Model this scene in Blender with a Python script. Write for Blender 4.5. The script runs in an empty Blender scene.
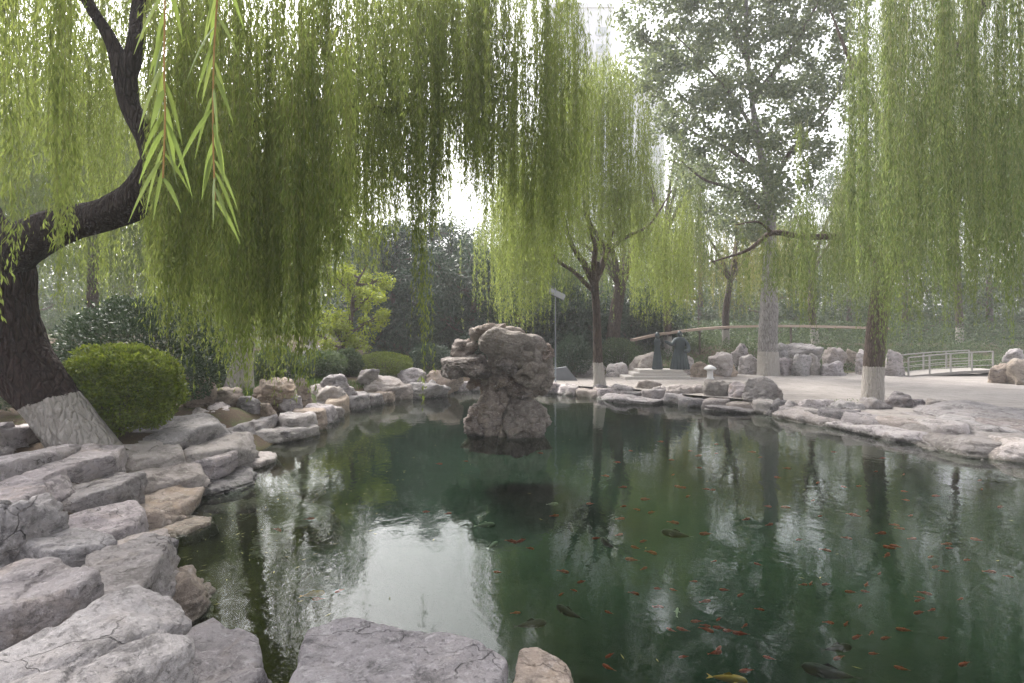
import bpy, bmesh, math, random
import numpy as np
from mathutils import Vector

# ------------------------------------------------------------------ basics
F, HX, HY, CAMZ = 569.0, 512.0, 330.0, 2.5
sc = bpy.context.scene
COL = sc.collection
rnd = random.Random(7)
rng = np.random.default_rng(11)
PI = math.pi

def P(px, py, d):
    """world point seen at pixel px,py at distance d (level camera at 0,0,CAMZ looking +Y)"""
    return np.array([(px - HX) / F * d, d, CAMZ - (py - HY) / F * d])

def sstep(t):
    t = np.clip(t, 0, 1)
    return t * t * (3 - 2 * t)

def tag(o, label=None, cat=None, group=None, kind=None):
    if label: o['label'] = label
    if cat: o['category'] = cat
    if group: o['group'] = group
    if kind: o['kind'] = kind
    return o

def empty(name, loc, label, cat, group=None, rz=0):
    o = bpy.data.objects.new(name, None)
    o.empty_display_size = .2
    COL.objects.link(o)
    o.location = loc
    o.rotation_euler = (0, 0, rz)
    return tag(o, label, cat, group)

class Acc:
    """collects quads / tris into one mesh"""
    def __init__(s):
        s.V = []; s.Q = []; s.T = []; s.QM = []; s.TM = []; s.QS = []; s.TS = []; s.n = 0
    def add(s, V, Q=None, T=None, mat=0, smooth=False):
        V = np.asarray(V, dtype=np.float64).reshape(-1, 3)
        if Q is not None and len(Q):
            Q = np.asarray(Q, dtype=np.int64).reshape(-1, 4) + s.n
            s.Q.append(Q); s.QM.append(np.full(len(Q), mat)); s.QS.append(np.full(len(Q), smooth))
        if T is not None and len(T):
            T = np.asarray(T, dtype=np.int64).reshape(-1, 3) + s.n
            s.T.append(T); s.TM.append(np.full(len(T), mat)); s.TS.append(np.full(len(T), smooth))
        s.V.append(V); s.n += len(V)
    def build(s, name, mats, parent=None, origin=(0, 0, 0)):
        V = np.concatenate(s.V) - np.asarray(origin)
        Q = np.concatenate(s.Q) if s.Q else np.zeros((0, 4), int)
        T = np.concatenate(s.T) if s.T else np.zeros((0, 3), int)
        me = bpy.data.meshes.new(name)
        me.vertices.add(len(V)); me.vertices.foreach_set('co', V.astype(np.float32).ravel())
        nl = Q.size + T.size
        me.loops.add(nl)
        me.loops.foreach_set('vertex_index', np.concatenate([Q.ravel(), T.ravel()]).astype(np.int32))
        me.polygons.add(len(Q) + len(T))
        st = np.concatenate([np.arange(len(Q)) * 4, Q.size + np.arange(len(T)) * 3])
        me.polygons.foreach_set('loop_start', st.astype(np.int32))
        mi = np.concatenate(s.QM + s.TM) if (s.QM or s.TM) else []
        sm = np.concatenate(s.QS + s.TS)
        me.polygons.foreach_set('material_index', mi.astype(np.int32))
        me.polygons.foreach_set('use_smooth', sm.astype(bool))
        me.update(calc_edges=True); me.validate()
        for m in (mats if isinstance(mats, (list, tuple)) else [mats]): me.materials.append(m)
        o = bpy.data.objects.new(name, me)
        COL.objects.link(o)
        if parent is not None: o.parent = parent
        else: o.location = origin
        return o

# ------------------------------------------------------------------ vector noise
_pm = rng.permutation(256); _pm = np.concatenate([_pm, _pm, _pm])
_gr = rng.normal(size=(256, 3)); _gr /= np.linalg.norm(_gr, axis=1)[:, None]
def pnoise(p):
    p = np.asarray(p, float)
    i = np.floor(p).astype(int); f = p - i; i &= 255
    u = f * f * f * (f * (f * 6 - 15) + 10)
    def g(dx, dy, dz):
        h = _pm[_pm[_pm[(i[:, 0] + dx) & 255] + ((i[:, 1] + dy) & 255)] + ((i[:, 2] + dz) & 255)]
        v = _gr[h]
        return v[:, 0] * (f[:, 0] - dx) + v[:, 1] * (f[:, 1] - dy) + v[:, 2] * (f[:, 2] - dz)
    x00 = g(0,0,0) * (1 - u[:, 0]) + g(1,0,0) * u[:, 0]
    x10 = g(0,1,0) * (1 - u[:, 0]) + g(1,1,0) * u[:, 0]
    x01 = g(0,0,1) * (1 - u[:, 0]) + g(1,0,1) * u[:, 0]
    x11 = g(0,1,1) * (1 - u[:, 0]) + g(1,1,1) * u[:, 0]
    y0 = x00 * (1 - u[:, 1]) + x10 * u[:, 1]
    y1 = x01 * (1 - u[:, 1]) + x11 * u[:, 1]
    return y0 * (1 - u[:, 2]) + y1 * u[:, 2]
def fbm(p, o=4):
    a, s, r = 1., 0., 0.
    for k in range(o):
        r = r + a * pnoise(p * (2.03 ** k) + 17.3 * k); s += a; a *= .5
    return r / s * 1.6

# ------------------------------------------------------------------ materials
class NT:
    def __init__(s, name, world=False):
        s.m = bpy.data.materials.new(name); s.m.use_nodes = True
        s.t = s.m.node_tree; s.t.nodes.clear()
        s.out = s.t.nodes.new('ShaderNodeOutputMaterial')
    def n(s, ty, ins=None, **kw):
        nd = s.t.nodes.new('ShaderNode' + ty)
        for k, v in kw.items(): setattr(nd, k, v)
        for k, v in (ins or {}).items():
            if hasattr(v, 'is_output'): s.t.links.new(v, nd.inputs[k])
            else: nd.inputs[k].default_value = v
        return nd
    def link(s, a, b): s.t.links.new(a, b)
    def pos(s): return s.n('NewGeometry').outputs['Position']
    def noise(s, vec, scale, detail=4, rough=.55, dist=0):
        return s.n('TexNoise', {'Vector': vec, 'Scale': scale, 'Detail': detail, 'Roughness': rough, 'Distortion': dist}).outputs['Fac']
    def ramp(s, fac, stops, interp='LINEAR'):
        r = s.n('ValToRGB', {'Fac': fac}); r.color_ramp.interpolation = interp
        e = r.color_ramp.elements
        while len(e) < len(stops): e.new(.5)
        for x, (p, c) in zip(e, stops):
            x.position = p; x.color = (c, c, c, 1) if isinstance(c, (int, float)) else (*c, 1)
        return r.outputs['Color']
    def mix(s, fac, a, b, mode='MIX'):
        m = s.n('Mix', data_type='RGBA', blend_type=mode)
        for k, v in ((0, fac), (6, a), (7, b)):
            if hasattr(v, 'is_output'): s.t.links.new(v, m.inputs[k])
            else: m.inputs[k].default_value = v if k == 0 else (*v, 1)
        return m.outputs[2]
    def math(s, op, a, b=0., clamp=False):
        m = s.n('Math', operation=op, use_clamp=clamp)
        for k, v in ((0, a), (1, b)):
            if hasattr(v, 'is_output'): s.t.links.new(v, m.inputs[k])
            else: m.inputs[k].default_value = v
        return m.outputs[0]
    def maprange(s, v, a, b, c=0., d=1.):
        return s.n('MapRange', {0: v, 1: a, 2: b, 3: c, 4: d}).outputs[0]
    def bump(s, h, strength=.5, dist=.02, normal=None):
        i = {'Height': h, 'Strength': strength, 'Distance': dist}
        if normal is not None: i['Normal'] = normal
        return s.n('Bump', i).outputs[0]
    def pbsdf(s, col, rough=.8, normal=None, metal=0, spec=.5, out=True):
        i = {'Base Color': col if hasattr(col, 'is_output') else (*col, 1), 'Roughness': rough, 'Metallic': metal, 'Specular IOR Level': spec}
        if normal is not None: i['Normal'] = normal
        b = s.n('BsdfPrincipled', i)
        if out: s.link(b.outputs[0], s.out.inputs[0])
        return b.outputs[0]

def rock_mat(name, c_dark, c_mid, c_light, tan=.35, scale=1.0, pit=.5):
    c_dark, c_mid, c_light = [tuple(x * k_ for x, k_ in zip(c, (.84, .80, .80))) for c in (c_dark, c_mid, c_light)]
    t = NT(name)
    p = t.pos()
    oi = t.n('ObjectInfo')
    off = t.n('VectorMath', {0: p, 1: oi.outputs['Location']}, operation='ADD').outputs[0]
    rr = oi.outputs['Random']
    n1 = t.noise(off, 1.3 * scale, 6, .6, .4)
    n2 = t.noise(off, 7 * scale, 6, .65, .2)
    n3 = t.noise(off, 40 * scale, 4, .7)
    col = t.ramp(n1, [(.28, c_dark), (.48, c_mid), (.72, c_light)])
    col = t.mix(t.maprange(n2, .35, .68, 0, .75), col, c_mid)
    tn = t.noise(off, 2.1 * scale, 5, .6, .8)
    col = t.mix(t.math('MULTIPLY', t.maprange(tn, .52, .72), tan), col, (.27, .19, .12))
    # white lichen blotches and dark pits
    li = t.noise(off, 5.5 * scale, 8, .75, .5)
    col = t.mix(t.math('MULTIPLY', t.maprange(li, .57, .66), .55), col, (.46, .44, .44))
    pit_n = t.noise(off, 23 * scale, 5, .8)
    col = t.mix(t.math('MULTIPLY', t.maprange(pit_n, .60, .72), .6), col, (.07, .06, .06))
    # fracture lines
    wp = t.n('VectorMath', {0: off, 1: t.n('VectorMath', {0: t.n('TexNoise', {'Vector': off, 'Scale': 2.2, 'Detail': 4}).outputs['Color'], 'Scale': .55}, operation='SCALE').outputs[0]}, operation='ADD').outputs[0]
    mp = t.n('Mapping', {'Vector': wp, 'Scale': (1.0, 1.3, 2.6)}).outputs[0]
    vo = t.n('TexVoronoi', {'Vector': mp, 'Scale': 1.25 * scale}, feature='DISTANCE_TO_EDGE').outputs['Distance']
    gate = t.maprange(t.noise(off, 1.7 * scale, 2), .45, .6)
    crack = t.math('MULTIPLY', t.maprange(vo, 0, .009, 1, 0), gate)
    col = t.mix(t.math('MULTIPLY', crack, .6), col, (.06, .05, .045))
    # wet stone and green algae at the waterline
    z = t.n('SeparateXYZ', {0: p}).outputs[2]
    zz = t.math('ADD', z, t.maprange(n2, .3, .7, -.05, .05))
    wet = t.maprange(zz, .02, .11, 1, 0)
    col = t.mix(t.math('MULTIPLY', wet, .8), col, (.035, .035, .022))
    col = t.mix(t.maprange(z, -.02, -.12), col, t.mix(t.maprange(z, -.25, -.6), t.mix(n2, (.035, .03, .012), (.10, .08, .035)), (.012, .026, .018)))
    hv = t.math('ADD', t.math('MULTIPLY', n2, .5), t.math('MULTIPLY', n3, .18))
    hv = t.math('SUBTRACT', hv, t.math('MULTIPLY', crack, .35))
    hv = t.math('SUBTRACT', hv, t.math('MULTIPLY', t.maprange(pit_n, .58, .72), pit * .3))
    hv = t.math('ADD', hv, t.math('MULTIPLY', t.noise(off, 110 * scale, 3, .7), .07))
    nb = t.bump(hv, 1., .10)
    ds = t.noise(t.n('Mapping', {'Vector': off, 'Scale': (1.2, 1.2, 3.)}).outputs[0], 2.8 * scale, 7, .72, .6)
    col = t.mix(t.math('MULTIPLY', t.maprange(ds, .50, .62), .75), col, tuple(x * .45 for x in c_dark))
    ls = t.noise(off, 14 * scale, 6, .75, .3)
    col = t.mix(t.math('MULTIPLY', t.maprange(ls, .54, .64), .5), col, tuple(x * 1.35 for x in c_light))
    col = t.mix(t.maprange(t.math('FRACT', t.math('MULTIPLY', rr, 5.7)), .45, 1., 0, .38), col, t.mix(n2, (.20, .16, .12), (.42, .36, .29)))
    hsv = t.n('HueSaturation', {'Color': col, 'Value': t.maprange(rr, 0, 1, .8, 1.15), 'Saturation': t.maprange(rr, 0, 1, .7, 1.1)}).outputs[0]
    t.pbsdf(hsv, t.maprange(wet, 0, 1, .85, .3), nb, spec=.3)
    return t.m

def leaf_mat(name, c1, c2, c3, trans=.4, scale=.8, rough=.5, spec=.35, locks=0.):
    t = NT(name)
    g = t.n('NewGeometry')
    ri = g.outputs['Random Per Island']
    n = t.noise(g.outputs['Position'], scale, 3)
    col = t.mix(t.maprange(n, .35, .65), c1, c2)
    col = t.mix(t.math('MULTIPLY', t.maprange(ri, .55, 1.), .8), col, c3)
    hs = t.n('HueSaturation', {'Color': col, 'Value': t.maprange(t.math('FRACT', t.math('MULTIPLY', ri, 7.31)), 0, 1, .65, 1.3)}).outputs[0]
    if locks:
        ln_ = t.noise(t.n('Mapping', {'Vector': g.outputs['Position'], 'Scale': (3.2, 3.2, .22)}).outputs[0], 1., 3, .6)
        hs = t.n('HueSaturation', {'Color': hs, 'Hue': t.maprange(ln_, .3, .7, .515, .488), 'Value': t.maprange(ln_, .32, .68, 1 - locks, 1 + locks)}).outputs[0]
    a = t.pbsdf(hs, rough, spec=spec, out=False)
    tc = t.mix(.5, hs, c3)
    b = t.n('BsdfTranslucent', {'Color': tc}).outputs[0]
    m = t.n('MixShader', {0: trans, 1: a, 2: b}).outputs[0]
    t.link(m, t.out.inputs[0])
    return t.m

def bark_mat(name, c1, c2, white_h=None, slope=0., scale=1., furrow=1.):
    t = NT(name)
    tc = t.n('TexCoord').outputs['Object']
    mp = t.n('Mapping', {'Vector': tc, 'Scale': (9 * scale, 9 * scale, 1.6 * scale)}).outputs[0]
    n1 = t.noise(mp, 1.6, 6, .65, 1.1)
    n2 = t.noise(tc, 14 * scale, 5, .7)
    vo = t.n('TexVoronoi', {'Vector': t.n('Mapping', {'Vector': tc, 'Scale': (11 * scale, 11 * scale, 2.4 * scale)}).outputs[0], 'Scale': 1.3, 'Randomness': 1.}, feature='DISTANCE_TO_EDGE').outputs['Distance']
    col = t.mix(t.maprange(n1, .3, .7), c1, c2)
    col = t.mix(t.maprange(vo, 0, .12, .6, 0), col, tuple(c * .35 for c in c1))
    h = t.math('ADD', t.math('MULTIPLY', n1, .7), t.math('MULTIPLY', t.maprange(vo, 0, .25), .5))
    h = t.math('ADD', h, t.math('MULTIPLY', n2, .25))
    if white_h is not None:
        sp = t.n('SeparateXYZ', {0: tc})
        z = t.math('SUBTRACT', sp.outputs[2], t.math('MULTIPLY', sp.outputs[0], slope))
        z = t.math('ADD', z, t.maprange(n2, .3, .7, -.03, .03))
        f = t.maprange(z, white_h, white_h + .015, 1, 0)
        worn = t.math('SUBTRACT', f, t.math('MULTIPLY', t.maprange(t.math('ADD', t.math('MULTIPLY', n1, .6), t.math('MULTIPLY', n2, .4)), .52, .66), .5), clamp=True)
        wc = t.mix(n1, (.27, .245, .225), (.42, .39, .36))
        col = t.mix(worn, col, wc)
    t.pbsdf(col, .9, t.bump(h, 1., .05 * furrow), spec=.2)
    return t.m

M = {}
M['rock'] = rock_mat('grey_limestone', (.17, .155, .165), (.30, .28, .285), (.42, .395, .40))
M['rock_pale'] = rock_mat('pale_limestone', (.26, .245, .25), (.40, .38, .38), (.52, .50, .49), tan=.25)
M['rock_lilac'] = rock_mat('lilac_grey_limestone', (.20, .185, .195), (.33, .31, .325), (.44, .42, .43), tan=.15)
M['rock_tan'] = rock_mat('tan_limestone', (.19, .15, .12), (.33, .27, .22), (.42, .37, .32), tan=.8)
M['rock_dark'] = rock_mat('dark_limestone', (.085, .08, .085), (.17, .16, .17), (.29, .27, .28), tan=.2)
M['rock_stack'] = rock_mat('weathered_stack_stone', (.07, .054, .045), (.20, .165, .142), (.50, .46, .43), tan=.5, scale=1.6)
M['willow'] = leaf_mat('willow_leaf', (.105, .155, .034), (.165, .22, .048), (.29, .33, .085), trans=.66, spec=.2, locks=.45)
M['willow_cool'] = leaf_mat('willow_leaf_cool', (.075, .125, .036), (.115, .165, .045), (.20, .235, .068), trans=.62, spec=.25, locks=.45)
M['willow_far'] = leaf_mat('willow_leaf_far', (.085, .14, .035), (.13, .18, .045), (.22, .26, .07), trans=.5, spec=.2, locks=.45)
M['willow_near'] = leaf_mat('willow_leaf_near', (.12, .18, .035), (.165, .23, .05), (.24, .29, .08), trans=.45, scale=6)
M['willow_yellow'] = leaf_mat('willow_leaf_yellow', (.15, .17, .035), (.20, .21, .05), (.29, .27, .07), trans=.5, locks=.45)
M['box'] = leaf_mat('box_leaf', (.075, .12, .014), (.13, .18, .02), (.24, .28, .03), trans=.35, scale=3, spec=.5)
M['glossy'] = leaf_mat('glossy_leaf', (.022, .05, .022), (.04, .075, .028), (.07, .10, .04), trans=.15, scale=2, rough=.42, spec=.4)
M['evergreen'] = leaf_mat('evergreen_leaf', (.022, .048, .03), (.035, .065, .038), (.065, .09, .05), trans=.25, scale=.5)
M['yellowgreen'] = leaf_mat('yellow_green_leaf', (.16, .22, .02), (.22, .28, .03), (.32, .35, .04), trans=.5)
M['poplar'] = leaf_mat('hazed_poplar_leaf', (.09, .12, .075), (.12, .155, .09), (.21, .24, .10), trans=.5)  # leaf tones lightened to carry the pale haze and backlight
M['broad'] = leaf_mat('broad_leaf', (.045, .08, .035), (.07, .11, .045), (.12, .15, .06), trans=.35)
M['grass'] = leaf_mat('grass_blade', (.04, .09, .02), (.07, .13, .03), (.13, .18, .04), trans=.3, scale=2)
M['bark_dark'] = bark_mat('old_willow_bark', (.016, .010, .009), (.050, .031, .027), .86, .38, .8, 1.6)
M['bark_plain'] = bark_mat('dark_limb_bark', (.022, .017, .016), (.055, .042, .037), None, 0, 1.2)
M['bark_white'] = bark_mat('whitewashed_bark', (.05, .035, .03), (.12, .09, .075), 1.08)
M['bark_white_all'] = bark_mat('long_whitewashed_bark', (.05, .035, .03), (.12, .09, .075), 1.9)
M['bark_brown'] = bark_mat('brown_bark', (.07, .05, .042), (.15, .11, .09))
M['bark_poplar'] = bark_mat('poplar_bark', (.17, .155, .15), (.36, .34, .33), 1.15)

def simple_mat(name, c1, c2, rough=.7, scale=8, metal=0, bumpd=.01, bs=.4):
    t = NT(name); tc = t.n('TexCoord').outputs['Object']
    n = t.noise(tc, scale, 6, .65)
    t.pbsdf(t.mix(n, c1, c2), rough, t.bump(n, bs, bumpd), metal)
    return t.m
M['stem'] = simple_mat('willow_twig', (.12, .13, .03), (.20, .19, .05))
M['stem_red'] = simple_mat('reddish_twig', (.32, .15, .05), (.30, .22, .07))
M['twig'] = simple_mat('brown_twig', (.06, .045, .035), (.10, .08, .06))
M['bronze'] = simple_mat('weathered_bronze', (.02, .03, .035), (.045, .06, .068), .45, 12, .3)
M['stone_cut'] = simple_mat('cut_stone', (.34, .31, .29), (.48, .45, .43), .85, 14)
M['stone_white'] = simple_mat('white_stone', (.5, .49, .49), (.62, .6, .6), .8, 10)
M['deck_stone'] = simple_mat('deck_stone', (.17, .155, .145), (.25, .23, .215), .9, 9)
M['metal_rail'] = simple_mat('grey_rail_paint', (.20, .19, .185), (.28, .27, .26), .5, 30, .1)
M['metal_lamp'] = simple_mat('lamp_metal', (.12, .13, .15), (.18, .20, .22), .4, 30, .4)
M['slab_dark'] = simple_mat('dark_slate', (.09, .095, .11), (.15, .155, .17), .6, 6)
M['wood'] = simple_mat('weathered_wood', (.34, .25, .20), (.48, .37, .31), .7, 10)
M['tower'] = simple_mat('hazed_tower_wall', (.62, .62, .65), (.68, .68, .70), .8, .3, 0, .001)  # haze painted in: wall paled so the tower fades
M['hazed_tower_glass'] = simple_mat('hazed_tower_glass', (.42, .44, .47), (.48, .50, .53), .2, .5, 0, .001)  # panes paled towards the wall to imitate haze

# ground: soil, leaf litter, grass patches; algae on the pond bed below the water line
t = NT('soil'); p = t.pos()
n1 = t.noise(p, .35, 5, .6, .3); n2 = t.noise(p, 9, 6, .75); n3 = t.noise(p, 60, 4, .7)
c = t.mix(n2, (.05, .034, .024), (.10, .072, .052))
c = t.mix(t.maprange(n3, .58, .66, 0, .7), c, (.26, .20, .09))
gr = t.maprange(t.math('ADD', n1, t.math('MULTIPLY', n2, .25)), .64, .74)
c = t.mix(t.math('MULTIPLY', gr, .8), c, t.mix(n3, (.035, .07, .018), (.08, .12, .03)))
z = t.n('SeparateXYZ', {0: p}).outputs[2]
bed = t.mix(t.noise(p, 1.4, 5, .6, .5), (.010, .027, .017), (.020, .047, .030))
bed = t.mix(t.maprange(z, -.75, -.1), bed, t.mix(n2, (.04, .034, .012), (.08, .066, .024)))
c = t.mix(t.maprange(z, .0, .06, 1, 0), c, bed)
t.pbsdf(c, .95, t.bump(t.math('ADD', n2, t.math('MULTIPLY', n3, .5)), .8, .04), spec=.15)
M['soil'] = t.m

t = NT('paving'); p = t.pos()
n1 = t.noise(p, .5, 5, .65, .4); n2 = t.noise(p, 12, 6, .7)
br = t.n('TexBrick', {'Vector': p, 'Scale': 1., 'Mortar Size': .012, 'Brick Width': 1.1, 'Row Height': .55, 'Color1': (.92, .92, .92, 1), 'Color2': (1, 1, 1, 1), 'Mortar': (.35, .33, .32, 1)}, offset=.5)
c = t.mix(t.maprange(n1, .35, .65), (.20, .18, .168), (.30, .275, .26))
c = t.mix(t.maprange(n2, .45, .7, 0, .75), c, (.17, .15, .14))
c = t.mix(1., c, br.outputs['Color'], 'MULTIPLY')
t.pbsdf(c, .9, t.bump(t.math('ADD', n2, br.outputs['Fac']), .25, .01), spec=.2)
M['paving'] = t.m

t = NT('pond_water'); p = t.pos()
mp = t.n('Mapping', {'Vector': p, 'Scale': (1., .75, 1.), 'Rotation': (0, 0, .3)}).outputs[0]
w1 = t.noise(mp, 2.2, 3, .5, .6); w2 = t.noise(mp, 12., 3, .5, .6); w3 = t.noise(mp, .6, 2, .5)
patch = t.maprange(w3, .35, .65, .35, 1.)
h = t.math('ADD', t.math('MULTIPLY', w1, .7), t.math('MULTIPLY', t.math('MULTIPLY', w2, .22), patch))
nb = t.bump(h, .13, .05)
fr = t.n('Fresnel', {'IOR': 1.33, 'Normal': nb}).outputs[0]
gl = t.n('BsdfGlossy', {'Color': (.95, .97, .96, 1), 'Roughness': .015, 'Normal': nb}).outputs[0]
tr = t.n('BsdfTransparent', {'Color': (.52, .61, .53, 1)}).outputs[0]
t.link(t.n('MixShader', {0: fr, 1: tr, 2: gl}).outputs[0], t.out.inputs[0])
M['water'] = t.m

# ------------------------------------------------------------------ terrain
POND = np.array([(-2.3, 2.7), (-1.9, 3.6), (-2.2, 4.5), (-3.3, 4.6), (-3.1, 5.6), (-4.0, 6.5), (-4.4, 7.8), (-4.7, 9.9), (-4.9, 13.4),
                 (-5.0, 17.2), (-3.9, 20.4), (-2.6, 22.7), (-.5, 23.8), (1.9, 22.0), (4.6, 20.3), (6.0, 18.3), (7.4, 17.1),
                 (8.0, 15.8), (8.7, 14.0), (9.3, 12.5), (10., 11.2), (11.6, 8.2), (11.2, 4.), (8., 1.8), (3., 1.6), (.6, 2.8), (.3, 3.6), (-1.2, 3.4)])
def pond_sd(X, Y):
    q = np.stack([X, Y], -1)
    a = POND; b = np.roll(POND, -1, 0)
    dmin = np.full(X.shape, 1e9); inside = np.zeros(X.shape, bool)
    for (ax, ay), (bx, by) in zip(a, b):
        ex, ey = bx - ax, by - ay
        tt = np.clip(((X - ax) * ex + (Y - ay) * ey) / (ex * ex + ey * ey), 0, 1)
        dmin = np.minimum(dmin, np.hypot(X - ax - tt * ex, Y - ay - tt * ey))
        cr = ((ay > Y) != (by > Y)) & (X < ex * (Y - ay) / (ey + 1e-12) + ax)
        inside ^= cr
    return np.where(inside, -dmin, dmin)
def ground_z(X, Y):
    X = np.asarray(X, float); Y = np.asarray(Y, float)
    sd = pond_sd(X, Y)
    left = 1 - sstep((X + 4.) / 4.5)
    left = np.maximum(left, 1 - sstep((Y - 3.) / 5.))
    plat = .30 + .42 * left
    plat = plat + 1.25 * sstep((Y - 28. - 2.2 * sstep((X - 12.5) / 3.)) / 9.) + .25 * sstep((-X - 6.5) / 5) * left
    wid = .95 + .7 * left
    out = -.12 + (plat + .12) * sstep(sd / wid)
    inn = -.12 - 1.2 * sstep(-sd / 3.2)
    z = np.where(sd > 0, out, inn)
    PP = np.stack([X.ravel(), Y.ravel(), np.zeros(X.size)], -1)
    nz = fbm(PP * .9, 4).reshape(X.shape)
    flat = sstep((X - 1.) / 1.) * sstep((27.8 + 2. * sstep((X - 12.5) / 3.) - Y) / .6) * (Y > 3.)
    return z + nz * .09 * (1 - flat)
def gz(x, y): return float(ground_z(np.array([x]), np.array([y]))[0])

def grid_obj(name, xs, ys, zf, mat, kind='structure', label=None, cat=None):
    X, Y = np.meshgrid(xs, ys)
    Z = zf(X, Y)
    V = np.stack([X.ravel(), Y.ravel(), Z.ravel()], -1)
    nx, ny = len(xs), len(ys)
    i = np.arange(nx * ny).reshape(ny, nx)
    Q = np.stack([i[:-1, :-1].ravel(), i[:-1, 1:].ravel(), i[1:, 1:].ravel(), i[1:, :-1].ravel()], -1)
    a = Acc(); a.add(V, Q, smooth=True)
    o = a.build(name, mat); tag(o, label, cat, kind=kind)
    return o
far = np.array([50, 62, 80, 105, 140, 190, 250.])
xs = np.concatenate([-far[::-1], np.arange(-40, -14, 1.), np.arange(-14, 16, .2), np.arange(16, 41, 1.), far])
ys = np.concatenate([-far[::-1], np.arange(-20, 0, 1.), np.arange(0, 30, .2), np.arange(30, 47, 1.), far])
grid_obj('ground', xs, ys, ground_z, M['soil'], label='brown soil ground with leaf litter around the pond', cat='ground')
grid_obj('water', np.linspace(-7, 13, 60), np.linspace(1, 25, 70), lambda X, Y: X * 0, M['water'], label='still green pond water with reflections of willows', cat='water')

# paved promenade on the far bank
cx = np.array([1.2, 1.9, 4.6, 6.0, 7.4, 8.0, 8.7, 9.3, 10., 11.6, 12.5]); cy = np.array([22.7, 22.4, 20.8, 19.0, 17.8, 17.2, 15.9, 14.4, 12.7, 9.6, 4.])
xx = np.concatenate([np.linspace(1.2, 12.5, 60), np.linspace(13, 45, 40)])
V = []; Q = []
NY = 24
for i, x in enumerate(xx):
    y0 = float(np.interp(x, cx, cy)); y1 = 27.4 + 1.6 * float(sstep((x - 14) / 3.)) + .35 * math.sin(x * .7) + .25 * math.sin(x * 1.9)
    for j in range(NY): V.append((x, y0 + (y1 - y0) * j / (NY - 1), .325 + .008 * math.sin(x * .4 + j * .2)))
for i in range(len(xx) - 1):
    for j in range(NY - 1):
        k = i * NY + j; Q.append((k, k + NY, k + NY + 1, k + 1))
a = Acc(); a.add(V, Q, smooth=True)
tag(a.build('path', M['paving']), 'pale stone paved promenade on the far bank', 'path', kind='structure')

# ------------------------------------------------------------------ rocks
_ico = {}
def ico(n):
    if n not in _ico:
        bm = bmesh.new(); bmesh.ops.create_icosphere(bm, subdivisions=n, radius=1)
        _ico[n] = (np.array([v.co[:] for v in bm.verts]), np.array([[v.index for v in f.verts] for f in bm.faces]))
        bm.free()
    return _ico[n]

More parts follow.
